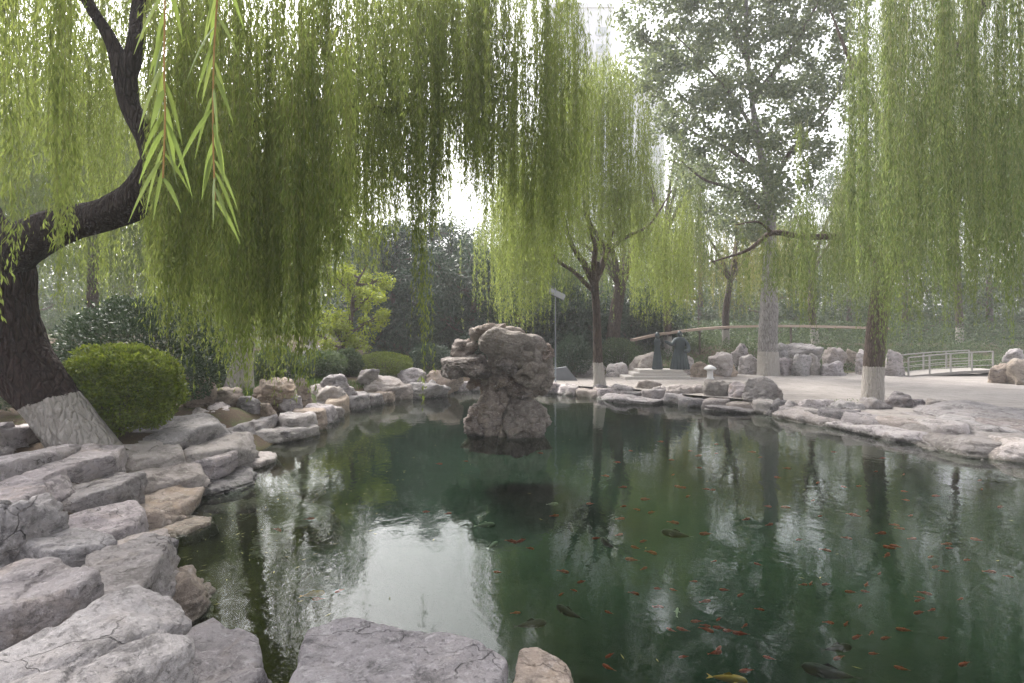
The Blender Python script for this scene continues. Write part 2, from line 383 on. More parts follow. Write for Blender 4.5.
def rock_geo(sx, sy, sz, seed, sub=5, slab=True, pw=22, rough=1., strata=1., nside=8, hole=0):
    r = np.random.default_rng(seed)
    D, T = ico(sub)
    N = []; W = []
    for k in range(nside):
        a = 2 * PI * (k + r.uniform(-.42, .42)) / nside
        el = r.uniform(-.15, .35) if slab else r.uniform(-.5, .6)
        N.append((math.cos(a) * math.cos(el), math.sin(a) * math.cos(el), math.sin(el))); W.append(r.uniform(.72, 1.02))
    tl = .08 if slab else .3
    N.append((r.uniform(-tl, tl), r.uniform(-tl, tl), 1)); W.append(.86 if slab else 1.)
    N.append((r.uniform(-tl, tl), r.uniform(-tl, tl), -1)); W.append(1.)
    for k in range(4 if slab else 8):
        v = r.normal(size=3); v /= np.linalg.norm(v); N.append(tuple(v)); W.append(r.uniform(.88, 1.08))
    N = np.array(N); N /= np.linalg.norm(N, axis=1)[:, None]; W = np.array(W)
    q = np.maximum(D @ N.T, 0) / W
    rad = (q ** pw).sum(1) ** (-1 / pw)
    V = D * rad[:, None] * np.array([sx, sy, sz * (1.13 if slab else 1.)]) / 2
    size = (sx * sy * sz) ** (1 / 3)
    o = r.uniform(-50, 50, 3)
    nrm = D / np.array([sx, sy, sz]) * size; nrm /= np.linalg.norm(nrm, axis=1)[:, None]
    d = fbm(V / size * 1.3 + o, 3) * .13 * size * (1 if not slab else .8)
    # fractured blocks: a few cells, each set a little proud or back, with open joints between
    nc_ = 13 if slab else 9
    S_ = r.uniform(-.55, .55, (nc_, 3)); hc = r.uniform(-1, 1, nc_)
    wq = V / np.array([sx, sy, sz]) + .10 * np.stack([fbm(V / size * 2.3 + o + 5 * k, 3) for k in range(3)], -1)
    sc3 = np.array([1., 1., .55])
    dd = np.sqrt(((wq[:, None] * sc3 - S_[None] * sc3) ** 2).sum(2))
    ix = np.argsort(dd, axis=1)[:, :2]; d1 = dd[np.arange(len(V)), ix[:, 0]]; d2 = dd[np.arange(len(V)), ix[:, 1]]
    e_ = d2 - d1; bl_ = sstep(e_ / .05)
    d = d + (hc[ix[:, 0]] * (.5 + .5 * bl_) + hc[ix[:, 1]] * (.5 - .5 * bl_)) * (.085 if slab else .06) * size * rough
    d = d - np.exp(-(e_ / .018) ** 2) * .05 * size * rough
    q1 = pnoise(V / size * 1.5 + o + 9) * 2.2
    st = (np.floor(q1) + sstep((q1 - np.floor(q1) - .5) * 6 + .5)) - q1
    d = d + st * .05 * size * rough
    d = d + fbm(V * 5 + o, 5) * .065 * rough * min(1, size)
    d = d - np.clip(.25 - np.abs(fbm(V * np.array([4, 4, 11.]) + o + 3, 3)), 0, 1) * .15 * rough * min(1, size)
    for _h in range(hole):
        vi = r.integers(len(V)); 
        if D[vi, 2] > .6: continue
        rh = r.uniform(.07, .16); e2 = (((V - V[vi]) * (1, 1, r.uniform(.6, 1.4))) ** 2).sum(1)
        d = d - np.exp(-(e2 / rh ** 2) ** 1.3) * rh * r.uniform(.8, 1.5)
    if slab:
        d = d * (1 - .62 * np.clip(D[:, 2] * 1.6, 0, 1) ** 2)
    V = V + nrm * d[:, None]
    if strata:
        ph = V[:, 2] * 2 * PI / max(.13, sz * .2) + pnoise(V / size * 1.2 + o) * 2.5
        g = np.abs(((ph / (2 * PI)) % 1) - .5) * 2
        side = np.clip(1 - np.abs(D[:, 2]) * 1.2, 0, 1)
        V[:, :2] *= (1 - strata * .13 * sstep(1 - g * 4) * side * (pnoise(V * 1.3 + o) > -.15))[:, None]
    return V, T

def rot(V, rz=0, rx=0, ry=0):
    from mathutils import Euler
    R_ = np.array(Euler((rx, ry, rz)).to_matrix()); return V @ R_.T

SEED = [100]
def put_rock(c, s, label, kind='rock', group=None, sub=5, slab=True, rz=None, rx=0, ry=0, name='boulder', cat='rock', rough=1., strata=1., pw=36, seed=None):
    SEED[0] += 1; sd = seed or SEED[0]
    V, T = rock_geo(*s, sd, sub, slab, pw, rough, strata)
    V = rot(V, rz if rz is not None else random.Random(sd).uniform(-.3, .3), rx, ry)
    a = Acc(); a.add(V + np.array(c), T=T, smooth=True)
    o = a.build(name, M[kind], origin=c)
    return tag(o, label, cat, group)

def slab(x0, x1, y0, y1, z, label, kind='rock', thick=None, sub=5, grow=1.26, **kw):
    """flat topped rock whose upper face fills the pixel box at height z"""
    dn = (CAMZ - z) * F / (y1 - HY); df = (CAMZ - z) * F / (y0 - HY)
    df = min(df, dn * 1.6)
    D = (dn + df) / 2; w = (x1 - x0) / F * D * grow; dp = (df - dn) * grow * 1.22
    th = thick or (z + .45)
    X = ((x0 + x1) / 2 - HX) / F * D
    kw.setdefault('group', 'layered limestone rocks along the left bank')
    kw.setdefault('name', 'flat_rock')
    return put_rock((X, D, z - th / 2), (w, dp, th), label, kind, sub=sub, **kw)

def boulder(x0, x1, y0, y1, z0, label, kind='rock', sub=4, dep=.75, sink=.2, grow=1.1, **kw):
    """rounded rock whose front silhouette fills the pixel box and whose foot is at height z0"""
    D = (CAMZ - z0) * F / (y1 - HY)
    w = (x1 - x0) / F * D * grow; dp = w * dep
    h = (y1 - y0) / F * (D + dp * .4)
    X = ((x0 + x1) / 2 - HX) / F * (D + dp * .5)
    kw.setdefault('group', 'boulders along the far bank')
    return put_rock((X, D + dp / 2, z0 + h / 2 - sink / 2), (w, dp, (h + sink) * 1.02), label, kind, sub=sub, slab=False, **kw)

# --- left bank, near to far
slab(-70, 118, 607, 760, .86, 'huge pale flat slab filling the lower left corner of the bank', 'rock_pale', sub=7, seed=11, strata=.6, rz=.1)
slab(112, 262, 612, 720, .26, 'flat tan-tinted slab reaching a blunt tip into the water above the lower left corner', 'rock', sub=6, seed=16, rz=.5, strata=.5)
slab(-40, 84, 556, 612, .84, 'blue-grey cracked slab at the left edge just behind the pale corner slab', 'rock', sub=6)
slab(58, 152, 548, 618, .62, 'large humped grey rock with a pitted steep front beside the water inlet', 'rock', sub=6, seed=23)
slab(98, 168, 533, 570, .55, 'round-topped smooth grey rock behind the humped rock', 'rock_pale', sub=6)
slab(150, 200, 556, 590, .36, 'rounded grey-brown boulder standing at the water beyond the inlet', 'rock_tan', sub=6, name='boulder', slab=False)
slab(22, 112, 524, 550, .72, 'pale wedge-shaped slab lying across the left bank', 'rock_pale', sub=6)
slab(-30, 46, 494, 524, .98, 'rough pitted white boulder cut by the left picture edge', 'rock_pale', sub=6, name='boulder', slab=False)
slab(58, 138, 506, 534, .42, 'low flat grey slab between the white pitted boulder and the water', 'rock', sub=5)
slab(132, 202, 512, 529, .07, 'thin tan slab lying just above the water surface', 'rock_tan', sub=6, thick=.2, strata=0)
slab(140, 176, 530, 545, .14, 'small dark wet rock beside the thin tan slab', 'rock_dark', sub=5)
slab(104, 182, 490, 516, .26, 'brownish flat slab sloping to the water behind the thin tan slab', 'rock_tan', sub=5)
slab(48, 116, 474, 500, .60, 'grey ledge block with vertical cracks in the middle of the left bank', 'rock', sub=6)
slab(106, 184, 460, 484, .46, 'long bedded ledge rock above the brownish sloping slab', 'rock', sub=6)
slab(186, 250, 469, 488, .10, 'pointed dark flat slab jutting low over the water', 'rock_dark', sub=6, thick=.3, rz=.35)
slab(-20, 56, 470, 498, .80, 'grey sloping rock at the left edge behind the pitted white boulder', 'rock', sub=6)
slab(-20, 48, 445, 470, .92, 'smooth rounded grey rock at the left edge near the leaning willow foot', 'rock', sub=5)
slab(50, 124, 444, 462, .84, 'wide bedded slab directly in front of the leaning willow foot', 'rock', sub=6)
slab(118, 184, 438, 458, .66, 'grey layered rock right of the slab at the willow foot', 'rock_pale', sub=6)
slab(174, 230, 440, 462, .46, 'blocky grey rock with a split face at the water', 'rock', sub=5)
slab(218, 266, 450, 464, .14, 'low flat pale slab at the water right of the split rock', 'rock_pale', thick=.4)
slab(-20, 30, 420, 442, 1.02, 'jagged pale rock heap at the left edge beside the willow trunk', 'rock_pale', sub=5, name='boulder', slab=False)
slab(120, 206, 418, 436, .78, 'long layered pale slab in front of the soil bed by the round hedge', 'rock_pale', sub=6)
slab(184, 246, 430, 450, .52, 'grey rock stepping down to the water past the long layered slab', 'rock', sub=5)
slab(198, 232, 402, 418, .74, 'bright white weathered rock behind the stepping grey rock', 'rock_pale', name='boulder', slab=False)
slab(226, 262, 412, 430, .50, 'flat grey rock right of the bright white rock', 'rock')
slab(236, 300, 420, 434, .26, 'wide low grey slab on the water edge before the corner', 'rock_pale')
slab(262, 306, 412, 424, .30, 'small cracked slab above the wide low slab', 'rock')
GS = dict(group='submerged stones in the left shallows', thick=.6, grow=1.)
slab(196, 262, 492, 512, -.10, 'drowned brown slab under the water beyond the thin tan slab', 'rock_tan', **GS)
slab(250, 330, 474, 492, -.24, 'drowned brown slab under the water off the pointed dark slab', 'rock_tan', **GS)
slab(205, 290, 528, 556, -.30, 'drowned olive slab under the water in front of the rounded boulder', 'rock_tan', **GS)
slab(262, 340, 502, 524, -.40, 'drowned olive slab farthest out in the left shallows', 'rock_tan', **GS)
slab(190, 260, 580, 612, -.18, 'drowned stone under the water of the inlet mouth', 'rock_tan', **GS)
G2 = dict(group='rocks at the back of the left bank')
boulder(182, 216, 380, 405, .80, 'dark brown stacked rock beside the glossy dark shrub', 'rock_tan', **G2)
boulder(208, 238, 390, 408, .70, 'brownish rock at the foot of the whitewashed middle trunk', 'rock_tan', **G2)
boulder(236, 260, 398, 412, .6, 'small grey rock just below the layered brown block', 'rock', **G2)
boulder(254, 298, 382, 405, .62, 'large layered brown block right of the whitewashed middle trunk', 'rock_tan', sub=5, slab_=0, **G2) if False else boulder(254, 298, 382, 405, .62, 'large layered brown block right of the whitewashed middle trunk', 'rock_tan', sub=5, **G2)
boulder(266, 293, 370, 384, .75, 'pale domed rock above the layered brown block', 'rock_pale', **G2)
boulder(256, 275, 403, 416, .45, 'small orange-brown rock below the layered brown block', 'rock_tan', **G2)
boulder(278, 302, 399, 416, .35, 'grey rock between the orange-brown rock and the water', 'rock', **G2)
boulder(296, 312, 380, 402, .5, 'narrow upright rock right of the layered brown block', 'rock_tan', **G2)
boulder(303, 349, 389, 413, .0, 'large whitish boulder standing at the water where the bank turns', 'rock_pale', sub=5, **G2)
boulder(322, 352, 378, 396, .45, 'grey rock right behind the large whitish boulder', 'rock', **G2)
boulder(350, 406, 382, 402, .0, 'broad pale flat boulder on the water below the round clipped bush', 'rock_pale', sub=5, **G2)
boulder(400, 447, 384, 399, .0, 'low pale slab boulder right of the broad one on the back shore', 'rock_pale', sub=5, **G2)
boulder(398, 432, 370, 386, .4, 'pale rock behind the low slab right of the round clipped bush', 'rock_pale', **G2)
boulder(427, 462, 371, 390, .25, 'pale brown rock close left of the rock stack', 'rock_tan', **G2)
boulder(306, 326, 403, 414, .0, 'small dark rock at the foot of the large whitish boulder', 'rock_dark', **G2)
boulder(356, 378, 372, 384, .62, 'small grey rock in the grass under the round clipped bush', 'rock', **G2)
boulder(300, 330, 345, 362, .9, 'pale rock far behind under the yellow-green tree', 'rock_pale', **G2)

# --- far bank, waterline
G3 = dict(group='boulders along the far bank')
L = [
 (550, 563, 385, 394, .0, 'small dark rock behind the stack by the lamp pole', 'rock_dark'),
 (560, 580, 386, 394, .0, 'low grey rock left of the whitewashed thin trunk', 'rock'),
 (576, 596, 387, 395, .0, 'low dark rock in front of the whitewashed thin trunk', 'rock_dark'),
 (592, 613, 387, 397, .0, 'blocky dark rock right below the whitewashed thin trunk', 'rock_dark'),
 (612, 637, 388, 399, .0, 'grey rock between the thin trunk and the statue steps', 'rock'),
 (633, 656, 383, 398, .0, 'rounded dark grey boulder in front of the statue steps', 'rock_dark'),
 (652, 669, 388, 401, .0, 'pale upright rock at the water below the statue', 'rock_pale'),
 (666, 706, 386, 404, .0, 'wide grey boulder at the water below the statue', 'rock'),
 (703, 731, 381, 406, .0, 'dark jagged upright boulder below the small stone lantern', 'rock_dark'),
 (727, 748, 384, 408, .0, 'grey upright boulder between the jagged one and the big cracked one', 'rock'),
 (744, 780, 382, 411, .0, 'tallest cracked light grey boulder on the far waterline', 'rock'),
 (768, 788, 403, 417, .0, 'dark grey block right below the tallest cracked boulder', 'rock_dark'),
 (785, 801, 403, 419, .0, 'small pale block right of the dark grey block', 'rock_pale'),
 (798, 832, 402, 420, .0, 'broad pale boulder with a flat top left of the right willow', 'rock_pale'),
 (829, 862, 404, 418, .12, 'pale flat rock just left of the right willow foot', 'rock_pale'),
 (859, 887, 401, 414, .2, 'grey flat rock directly below the right willow foot', 'rock'),
 (888, 912, 395, 414, .15, 'dark purple-grey round boulder right of the right willow foot', 'rock_dark'),
 (909, 930, 401, 413, .2, 'small dark rock right of the dark purple-grey boulder', 'rock_dark'),
 (921, 944, 413, 426, .05, 'small grey rock above the long pointed bank slab', 'rock_dark'),
 (926, 952, 402, 413, .25, 'thin flat grey rock on the promenade edge', 'rock'),
]
for x0, x1, y0, y1, z0, lb, kd in L: boulder(x0, x1, y0, y1, z0, lb, kd, sub=5 if x1 - x0 > 30 else 4, grow=1.2, **G3)
G3s = dict(group='boulders along the far bank')
slab(846, 930, 413, 428, .28, 'long light slab lying low on the water below the right willow', 'rock_pale', thick=.7, sub=5, **G3s)
slab(922, 1018, 420, 438, .36, 'largest long slab on the water edge at the right side', 'rock', thick=.8, sub=6, rz=-.35, **G3s)
slab(934, 1026, 403, 419, .46, 'long dark kerb-like rock on the edge of the paving at right', 'rock', thick=.7, rz=-.45, **G3s)
slab(962, 1012, 416, 429, .44, 'pale rock wedged between the long slab and the kerb-like rock', 'rock_pale', thick=.8, **G3s)
slab(1002, 1056, 414, 432, .50, 'dark rock at the right picture edge above the water', 'rock_dark', thick=.9, **G3s)
slab(1004, 1080, 432, 450, .32, 'pale rock on the water at the right picture edge', 'rock_pale', thick=.8, **G3s)
slab(884, 926, 408, 420, .34, 'broken grey rock between the right willow foot and the long light slab', 'rock', thick=.6, **G3s)
slab(790, 850, 402, 417, .30, 'low wide grey rock behind the broad flat-topped boulder', 'rock', thick=.6, **G3s)
slab(696, 744, 398, 406, .14, 'low broken stones at the water below the lantern', 'rock_dark', thick=.5, **G3s)
slab(606, 668, 392, 399, .13, 'long low stones at the water below the statue', 'rock', thick=.5, **G3s)
def edging(pts, label, group, kinds, step=.85, off=.30, top=.34):
    C = np.array(pts); ln = np.concatenate([[0], np.cumsum(np.linalg.norm(np.diff(C, axis=0), axis=1))])
    re_ = random.Random(int(ln[-1] * 100))
    t_ = .3
    while t_ < ln[-1]:
        x = np.interp(t_, ln, C[:, 0]); y = np.interp(t_, ln, C[:, 1])
        dx = np.interp(t_ + .3, ln, C[:, 0]) - np.interp(t_ - .3, ln, C[:, 0]); dy = np.interp(t_ + .3, ln, C[:, 1]) - np.interp(t_ - .3, ln, C[:, 1])
        n_ = math.hypot(dx, dy) + 1e-6; w_ = step * re_.uniform(1.1, 1.75); o_ = off + re_.uniform(-.1, .15); h_ = top + re_.uniform(-.12, .1)
        put_rock((x - dy / n_ * o_, y + dx / n_ * o_, h_ / 2 - .25), (w_, re_.uniform(.8, 1.2), h_ + .55), label, re_.choice(kinds), group, sub=4, rz=math.atan2(dy, dx) + re_.uniform(-.2, .2))
        t_ += step * re_.uniform(.8, 1.15)
edging([(1.0, 22.6), (1.9, 22.0), (4.6, 20.3), (6.0, 18.3), (7.4, 17.1), (8.0, 15.8), (8.7, 14.0), (9.3, 12.5)], 'low grey edging stone along the far waterline below the promenade', 'low edging stones along the far waterline', ['rock', 'rock', 'rock_dark', 'rock_pale'])
edging([(-4.9, 13.4), (-5.0, 17.2), (-3.9, 20.4), (-2.6, 22.7), (-.8, 23.7), (1.0, 22.6)], 'pale low edging stone along the back waterline left of the rock stack', 'low edging stones along the back waterline', ['rock_pale', 'rock', 'rock_tan'], top=.4)
# --- rocks behind the promenade
G4 = 'rocks edging the planting bed behind the promenade'
L = [
 (604, 628, 366, 377, .33, 'low pale block left of the statue steps', 'rock_pale'),
 (619, 627, 354, 367, .6, 'small upright white stone behind the low pale block', 'rock_pale'),
 (628, 658, 357, 374, .4, 'pale split boulder behind the left end of the statue steps', 'rock_pale'),
 (574, 604, 362, 376, .35, 'pale rock behind the whitewashed thin trunk', 'rock_pale'),
 (684, 694, 356, 372, .45, 'small upright stone right of the statue', 'rock_pale'),
 (691, 711, 362, 377, .35, 'tan rock behind the small stone lantern', 'rock_tan'),
 (709, 734, 353, 366, .9, 'pale domed boulder perched on a rock right of the lantern', 'rock_pale'),
 (706, 740, 364, 377, .33, 'flat dark rock carrying the pale domed boulder', 'rock_tan'),
 (732, 749, 345, 361, .9, 'rock high on the bed edge left of the poplar trunk', 'rock'),
 (736, 762, 356, 373, .4, 'pale flat-topped rock just left of the poplar trunk', 'rock_pale'),
 (776, 788, 345, 360, .9, 'pale rock high beside the right edge of the poplar trunk', 'rock_pale'),
 (784, 821, 346, 359, .9, 'long pale rock on top of the row right of the poplar', 'rock_pale'),
 (776, 793, 358, 375, .35, 'dark rock low beside the poplar whitewash', 'rock'),
 (790, 810, 354, 376, .33, 'whitest block-shaped boulder right of the poplar', 'rock_pale'),
 (807, 822, 356, 375, .34, 'narrow pale boulder touching the whitest block', 'rock_pale'),
 (818, 846, 363, 376, .33, 'low layered rock left of the right willow trunk', 'rock'),
 (824, 848, 349, 366, .7, 'grey rounded rock above the low layered rock', 'rock'),
 (845, 858, 351, 367, .5, 'brownish narrow rock above the promenade left of the willow trunk', 'rock_tan'),
 (854, 872, 352, 374, .35, 'pale rock half hidden by the right willow trunk', 'rock_pale'),
 (884, 906, 354, 376, .33, 'pale rock between the right willow trunk and the ramp', 'rock_pale'),
 (990, 1012, 366, 384, .3, 'orange-brown rock at the foot of the ramp railing', 'rock_tan'),
 (1008, 1040, 360, 386, .3, 'orange-brown boulder at the right picture edge', 'rock_tan'),
 (1000, 1024, 350, 362, .8, 'far pale rocks behind the ramp at the right edge', 'rock_pale'),
 (760, 778, 346, 360, .9, 'rock hidden behind the poplar trunk', 'rock'),
]
for x0, x1, y0, y1, z0, lb, kd in L: boulder(x0, x1, y0, y1, z0, lb, kd, group=G4, sink=.5, grow=.98)

# --- bottom edge rocks
slab(262, 508, 622, 740, .42, 'big smooth lilac-grey boulder at the bottom of the picture', 'rock_lilac', sub=7, seed=404, strata=.2, group='foreground rocks at the bottom edge', name='boulder', rz=-.05, thick=.9, rough=.55)
slab(512, 564, 650, 710, .18, 'small pinkish rock right of the big smooth boulder', 'rock_tan', sub=6, seed=405, strata=.3, group='foreground rocks at the bottom edge', name='boulder', rough=.6)

# --- the weathered stone stack in the middle of the pond
dS = 13.3
st = empty('rock_stack', (P(505, 437, dS)[0], dS + .7, 0), 'tall weathered brown stone stack standing in the middle of the pond', 'rock stack')
def stackpiece(x0, x1, y0, y1, dd, name, seed, sub=5, rz=0, ry=0, rough=1.15, slabby=False, kind='rock_stack', dep=.8, strata=.12):
    D = dS + dd; w = (x1 - x0) / F * D * 1.15; h = (y1 - y0) / F * D * 1.1
    c = P((x0 + x1) / 2, (y0 + y1) / 2, D)
    V, T = rock_geo(w, max(w * dep, h * .7), h, seed, sub, slabby, 8, rough, strata, hole=14)
    V = rot(V, rz, 0, ry) + c
    a = Acc(); a.add(V, T=T, smooth=True)
    return a.build(name, M[kind], st, origin=np.array(st.location))
# pedestal: fluted column flaring at the foot
N1, N2 = 120, 120
zz = np.linspace(-.4, 1.45, N1); th = np.linspace(0, 2 * PI, N2, endpoint=False)
Zg, Tg = np.meshgrid(zz, th, indexing='ij')
cen = P(506, 437, dS + .7)[0]
tz = (Zg / 1.35)
rad = np.interp(Zg, [-.4, 0, .25, .6, 1.0, 1.45], [1.02, .96, .84, .70, .58, .70])
q = np.stack([np.cos(Tg).ravel() * 1.3, np.sin(Tg).ravel() * 1.3, Zg.ravel() * .8], -1)
rad = rad * (1 + .42 * fbm(q * 1.5 + 5, 3).reshape(Zg.shape) + .34 * (np.abs(pnoise(q * np.array([3.2, 3.2, .9]) + 2)).reshape(Zg.shape) * 2 - .5) + .14 * fbm(q * 6, 4).reshape(Zg.shape))
V = np.stack([cen + rad * np.cos(Tg), dS + .7 + rad * .8 * np.sin(Tg), Zg], -1).reshape(-1, 3)
i = np.arange(N1 * N2).reshape(N1, N2); j = np.roll(i, -1, 1)
Q = np.stack([i[:-1].ravel(), j[:-1].ravel(), j[1:].ravel(), i[1:].ravel()], -1)
a = Acc(); a.add(V, Q, smooth=True); a.build('pedestal', M['rock_stack'], st, origin=np.array(st.location))
stackpiece(480, 538, 350, 396, .8, 'core', 61, 6, rough=.8)
stackpiece(488, 528, 360, 394, .15, 'boulder', 62, 6, rz=.4)
stackpiece(522, 556, 352, 396, .5, 'boulder', 63, 6, ry=.1)
stackpiece(443, 494, 357, 374, .35, 'ledge', 64, 6, ry=-.05, slabby=True, dep=1.)
stackpiece(452, 482, 340, 362, .5, 'boulder', 65, 5, ry=.3)
stackpiece(477, 556, 333, 363, .15, 'cap', 66, 6, ry=.16, dep=.7, rough=.45)
stackpiece(470, 502, 326, 342, .45, 'boulder', 67, 5)
stackpiece(496, 525, 327, 341, .7, 'boulder', 68, 5, slabby=True)
stackpiece(468, 496, 372, 388, .5, 'boulder', 69, 5)

stackpiece(463, 500, 404, 446, .35, 'foot', 71, 5, rough=1.3)
stackpiece(500, 547, 398, 446, .25, 'foot', 72, 5, rough=1.3)
stackpiece(478, 512, 386, 425, .3, 'foot', 73, 5, rough=1.3)
stackpiece(512, 548, 360, 386, -.1, 'boulder', 74, 5, rz=.3)
stackpiece(492, 520, 352, 376, -.15, 'boulder', 75, 5, rz=.8)
stackpiece(530, 555, 345, 366, .1, 'boulder', 76, 5)

# ------------------------------------------------------------------ tubes / limbs
def catmull(pts, n):
    pts = np.asarray(pts, float)
    k = len(pts); ext = np.vstack([2 * pts[0] - pts[1], pts, 2 * pts[-1] - pts[-2]])
    out = []
    for s in np.linspace(0, k - 1 - 1e-6, n):
        i = int(s); f = s - i
        p0, p1, p2, p3 = ext[i:i + 4]
        out.append(.5 * ((2 * p1) + (-p0 + p2) * f + (2 * p0 - 5 * p1 + 4 * p2 - p3) * f * f + (-p0 + 3 * p1 - 3 * p2 + p3) * f ** 3))
    return np.array(out)
def tube(acc, pts, radii, nring=24, nseg=12, bark=0., mat=0, seed=0, raw=False):
    """tapered tube with bark relief; pts Kx3, radii K"""
    C = catmull(np.column_stack([pts, radii]), nring) if not raw else np.column_stack([pts, radii])
    nring = len(C)
    R_ = np.maximum(C[:, 3], .002); C = C[:, :3]
    Tn = np.gradient(C, axis=0); Tn /= np.linalg.norm(Tn, axis=1)[:, None] + 1e-9
    ref = np.array([0, 1., 0]) if abs(Tn[0][1]) < .8 else np.array([1., 0, 0])
    U = np.empty_like(C); u = np.cross(ref, Tn[0]); u /= np.linalg.norm(u)
    for k in range(nring):
        u = u - Tn[k] * (u @ Tn[k]); u /= np.linalg.norm(u) + 1e-9; U[k] = u
    W_ = np.cross(Tn, U)
    th = np.linspace(0, 2 * PI, nseg, endpoint=False)
    ln = np.concatenate([[0], np.cumsum(np.linalg.norm(np.diff(C, axis=0), axis=1))])
    RR = np.repeat(R_[:, None], nseg, 1)
    if bark:
        q = np.stack([np.cos(th)[None] * R_[:, None] * 9, np.sin(th)[None] * R_[:, None] * 9, np.repeat(ln[:, None] * 1.8, nseg, 1)], -1).reshape(-1, 3) + seed
        rg = (1 - np.abs(fbm(q, 3)) * 2.4).reshape(RR.shape)
        big = fbm(q * .25 + 3, 2).reshape(RR.shape)
        RR = RR * (1 + .16 * big) - bark * np.clip(rg, 0, 1) ** 1.5
    V = C[:, None] + U[:, None] * (RR * np.cos(th))[..., None] + W_[:, None] * (RR * np.sin(th))[..., None]
    i = np.arange(nring * nseg).reshape(nring, nseg); j = np.roll(i, -1, 1)
    Q = np.stack([i[:-1].ravel(), j[:-1].ravel(), j[1:].ravel(), i[1:].ravel()], -1)
    acc.add(V.reshape(-1, 3), Q, mat=mat, smooth=True)
    # end cap
    m = len(V.reshape(-1, 3))
    tip = np.vstack([V[-1], C[-1] + Tn[-1] * R_[-1] * .5])
    acc.add(tip, T=[(a_, (a_ + 1) % nseg, nseg) for a_ in range(nseg)], mat=mat, smooth=True)

def kites(acc, B, Dv, Sv, L_, W_, mat=0, bend=0.):
    """leaves: base points, unit direction, unit side vector, lengths and widths"""
    L_ = np.broadcast_to(np.asarray(L_, float), (len(B),))[:, None]; W_ = np.broadcast_to(np.asarray(W_, float), (len(B),))[:, None]
    n = len(B)
    V = np.stack([B, B + Dv * L_ * .42 + Sv * W_ * .5, B + Dv * L_, B + Dv * L_ * .42 - Sv * W_ * .5], 1)
    acc.add(V.reshape(-1, 3), np.arange(n * 4).reshape(n, 4), mat=mat)

def unit(v): return v / (np.linalg.norm(v, axis=-1, keepdims=True) + 1e-9)

def strand(acc, top, length, out=(0, 0), leaf=.115, w=.0165, gap=.030, sway=.08, stem=.0024, side_twigs=0.5, r=rng, taper=True):
    """one hanging willow switch: starts at top, arches outwards by out, then hangs down with alternate leaves"""
    n = max(5, int(length / .28))
    s = np.linspace(0, 1, n)
    a = r.uniform(0, 2 * PI); fr = r.uniform(1.5, 3.5)
    sw = sway * length * .25
    arch = 1 - np.exp(-s * length / .5)
    ox, oy = out
    X = top[0] + ox * arch + sw * np.sin(s * fr + a) * s
    Y = top[1] + oy * arch + sw * np.cos(s * fr * .8 + a) * s
    hh = math.hypot(ox, oy)
    Z = top[2] - s * length + .35 * hh * np.sin(np.clip(s * length / .5, 0, 1) * PI)
    C = np.stack([X, Y, Z], -1)
    th = np.array([0, 2 * PI / 3, 4 * PI / 3])
    rr = stem * (1 - .7 * s)
    V = C[:, None] + np.stack([rr[:, None] * np.cos(th), rr[:, None] * np.sin(th), np.zeros((n, 3))], -1)
    i = np.arange(n * 3).reshape(n, 3); j = np.roll(i, -1, 1)
    acc.add(V.reshape(-1, 3), np.stack([i[:-1].ravel(), j[:-1].ravel(), j[1:].ravel(), i[1:].ravel()], -1), mat=1)
    m = max(4, int(length / gap))
    t = np.sort(r.uniform(.01, 1, m))
    B = np.stack([np.interp(t, s, C[:, k]) for k in range(3)], -1)
    if side_twigs:
        # leaves carried on short side shoots: push some away from the switch
        k = r.random(m) < side_twigs
        az = r.uniform(0, 2 * PI, m); rad = r.uniform(.01, .065, m) * k
        B = B + np.stack([np.cos(az) * rad, np.sin(az) * rad, -rad * 1.2], -1)
    az = r.uniform(0, 2 * PI, m); el = r.normal(-1.22, .2, m)
    Dv = np.stack([np.cos(az) * np.cos(el), np.sin(az) * np.cos(el), np.sin(el)], -1)
    rv = r.normal(size=(m, 3)); Sv = unit(np.cross(Dv, rv))
    Ls = leaf * r.uniform(.6, 1.2, m) * (1 - .35 * (t > .93))
    kites(acc, B, Dv, Sv, Ls, w * r.uniform(.8, 1.2, m))

def curtain(acc, n, xr, dr, tops, bot, jit=25, clump=6, cw=.22, lock=.3, gate=-.04, **kw):
    """n clumps of switches hanging within a pixel range, at distances dr; bot(px) = pixel height of the curtain's hem (at its distance)"""
    for _ in range(n):
        px = rng.uniform(*xr); d = rng.uniform(*dr)
        if 96 < px < 168 and d < 8.6: continue
        if fbm(np.array([[px * .021 + 40, d * .45, 3.]]), 3)[0] < gate and rng.random() < .8: continue
        jit_ = jit * rng.uniform(.4, 2.2)
        pt = rng.uniform(*tops) if not callable(tops) else tops(px) + rng.uniform(-15, 25)
        pb = bot(px) - abs(rng.normal(0, jit_))
        if pb < pt + 30: pb = pt + 30 + rng.uniform(0, 30)
        base = P(px, pt, d); L0 = (pb - pt) / F * d
        cw_ = cw * (lock if rng.random() < .75 else 1.3); nk = int(clump * rng.uniform(1., 2.4))
        for k in range(nk):
            off = rng.normal(0, cw_, 2)
            ln = L0 * rng.uniform(.62, 1.02)
            tz = base[2] + rng.uniform(-.25, .25) * min(1, L0)
            oz = rng.uniform(0, .35) * L0 if rng.random() < .35 else 0
            tp = (base[0] + off[0], base[1] + off[1], tz - oz)
            strand(acc, tp, max(.3, ln - oz * .6), out=tuple(rng.normal(0, .14, 2)), **kw)

def interp(*pts):
    xs_, ys_ = zip(*pts)
    return lambda x: float(np.interp(x, xs_, ys_))

def limb(parent, pts, radii, mat, name='limb', nring=40, nseg=16, bark=.01, origin=None, seed=0):
    a = Acc(); tube(a, pts, radii, nring, nseg, bark, seed=seed)
    return a.build(name, mat, parent, origin=np.array(parent.location) if origin is None else origin)

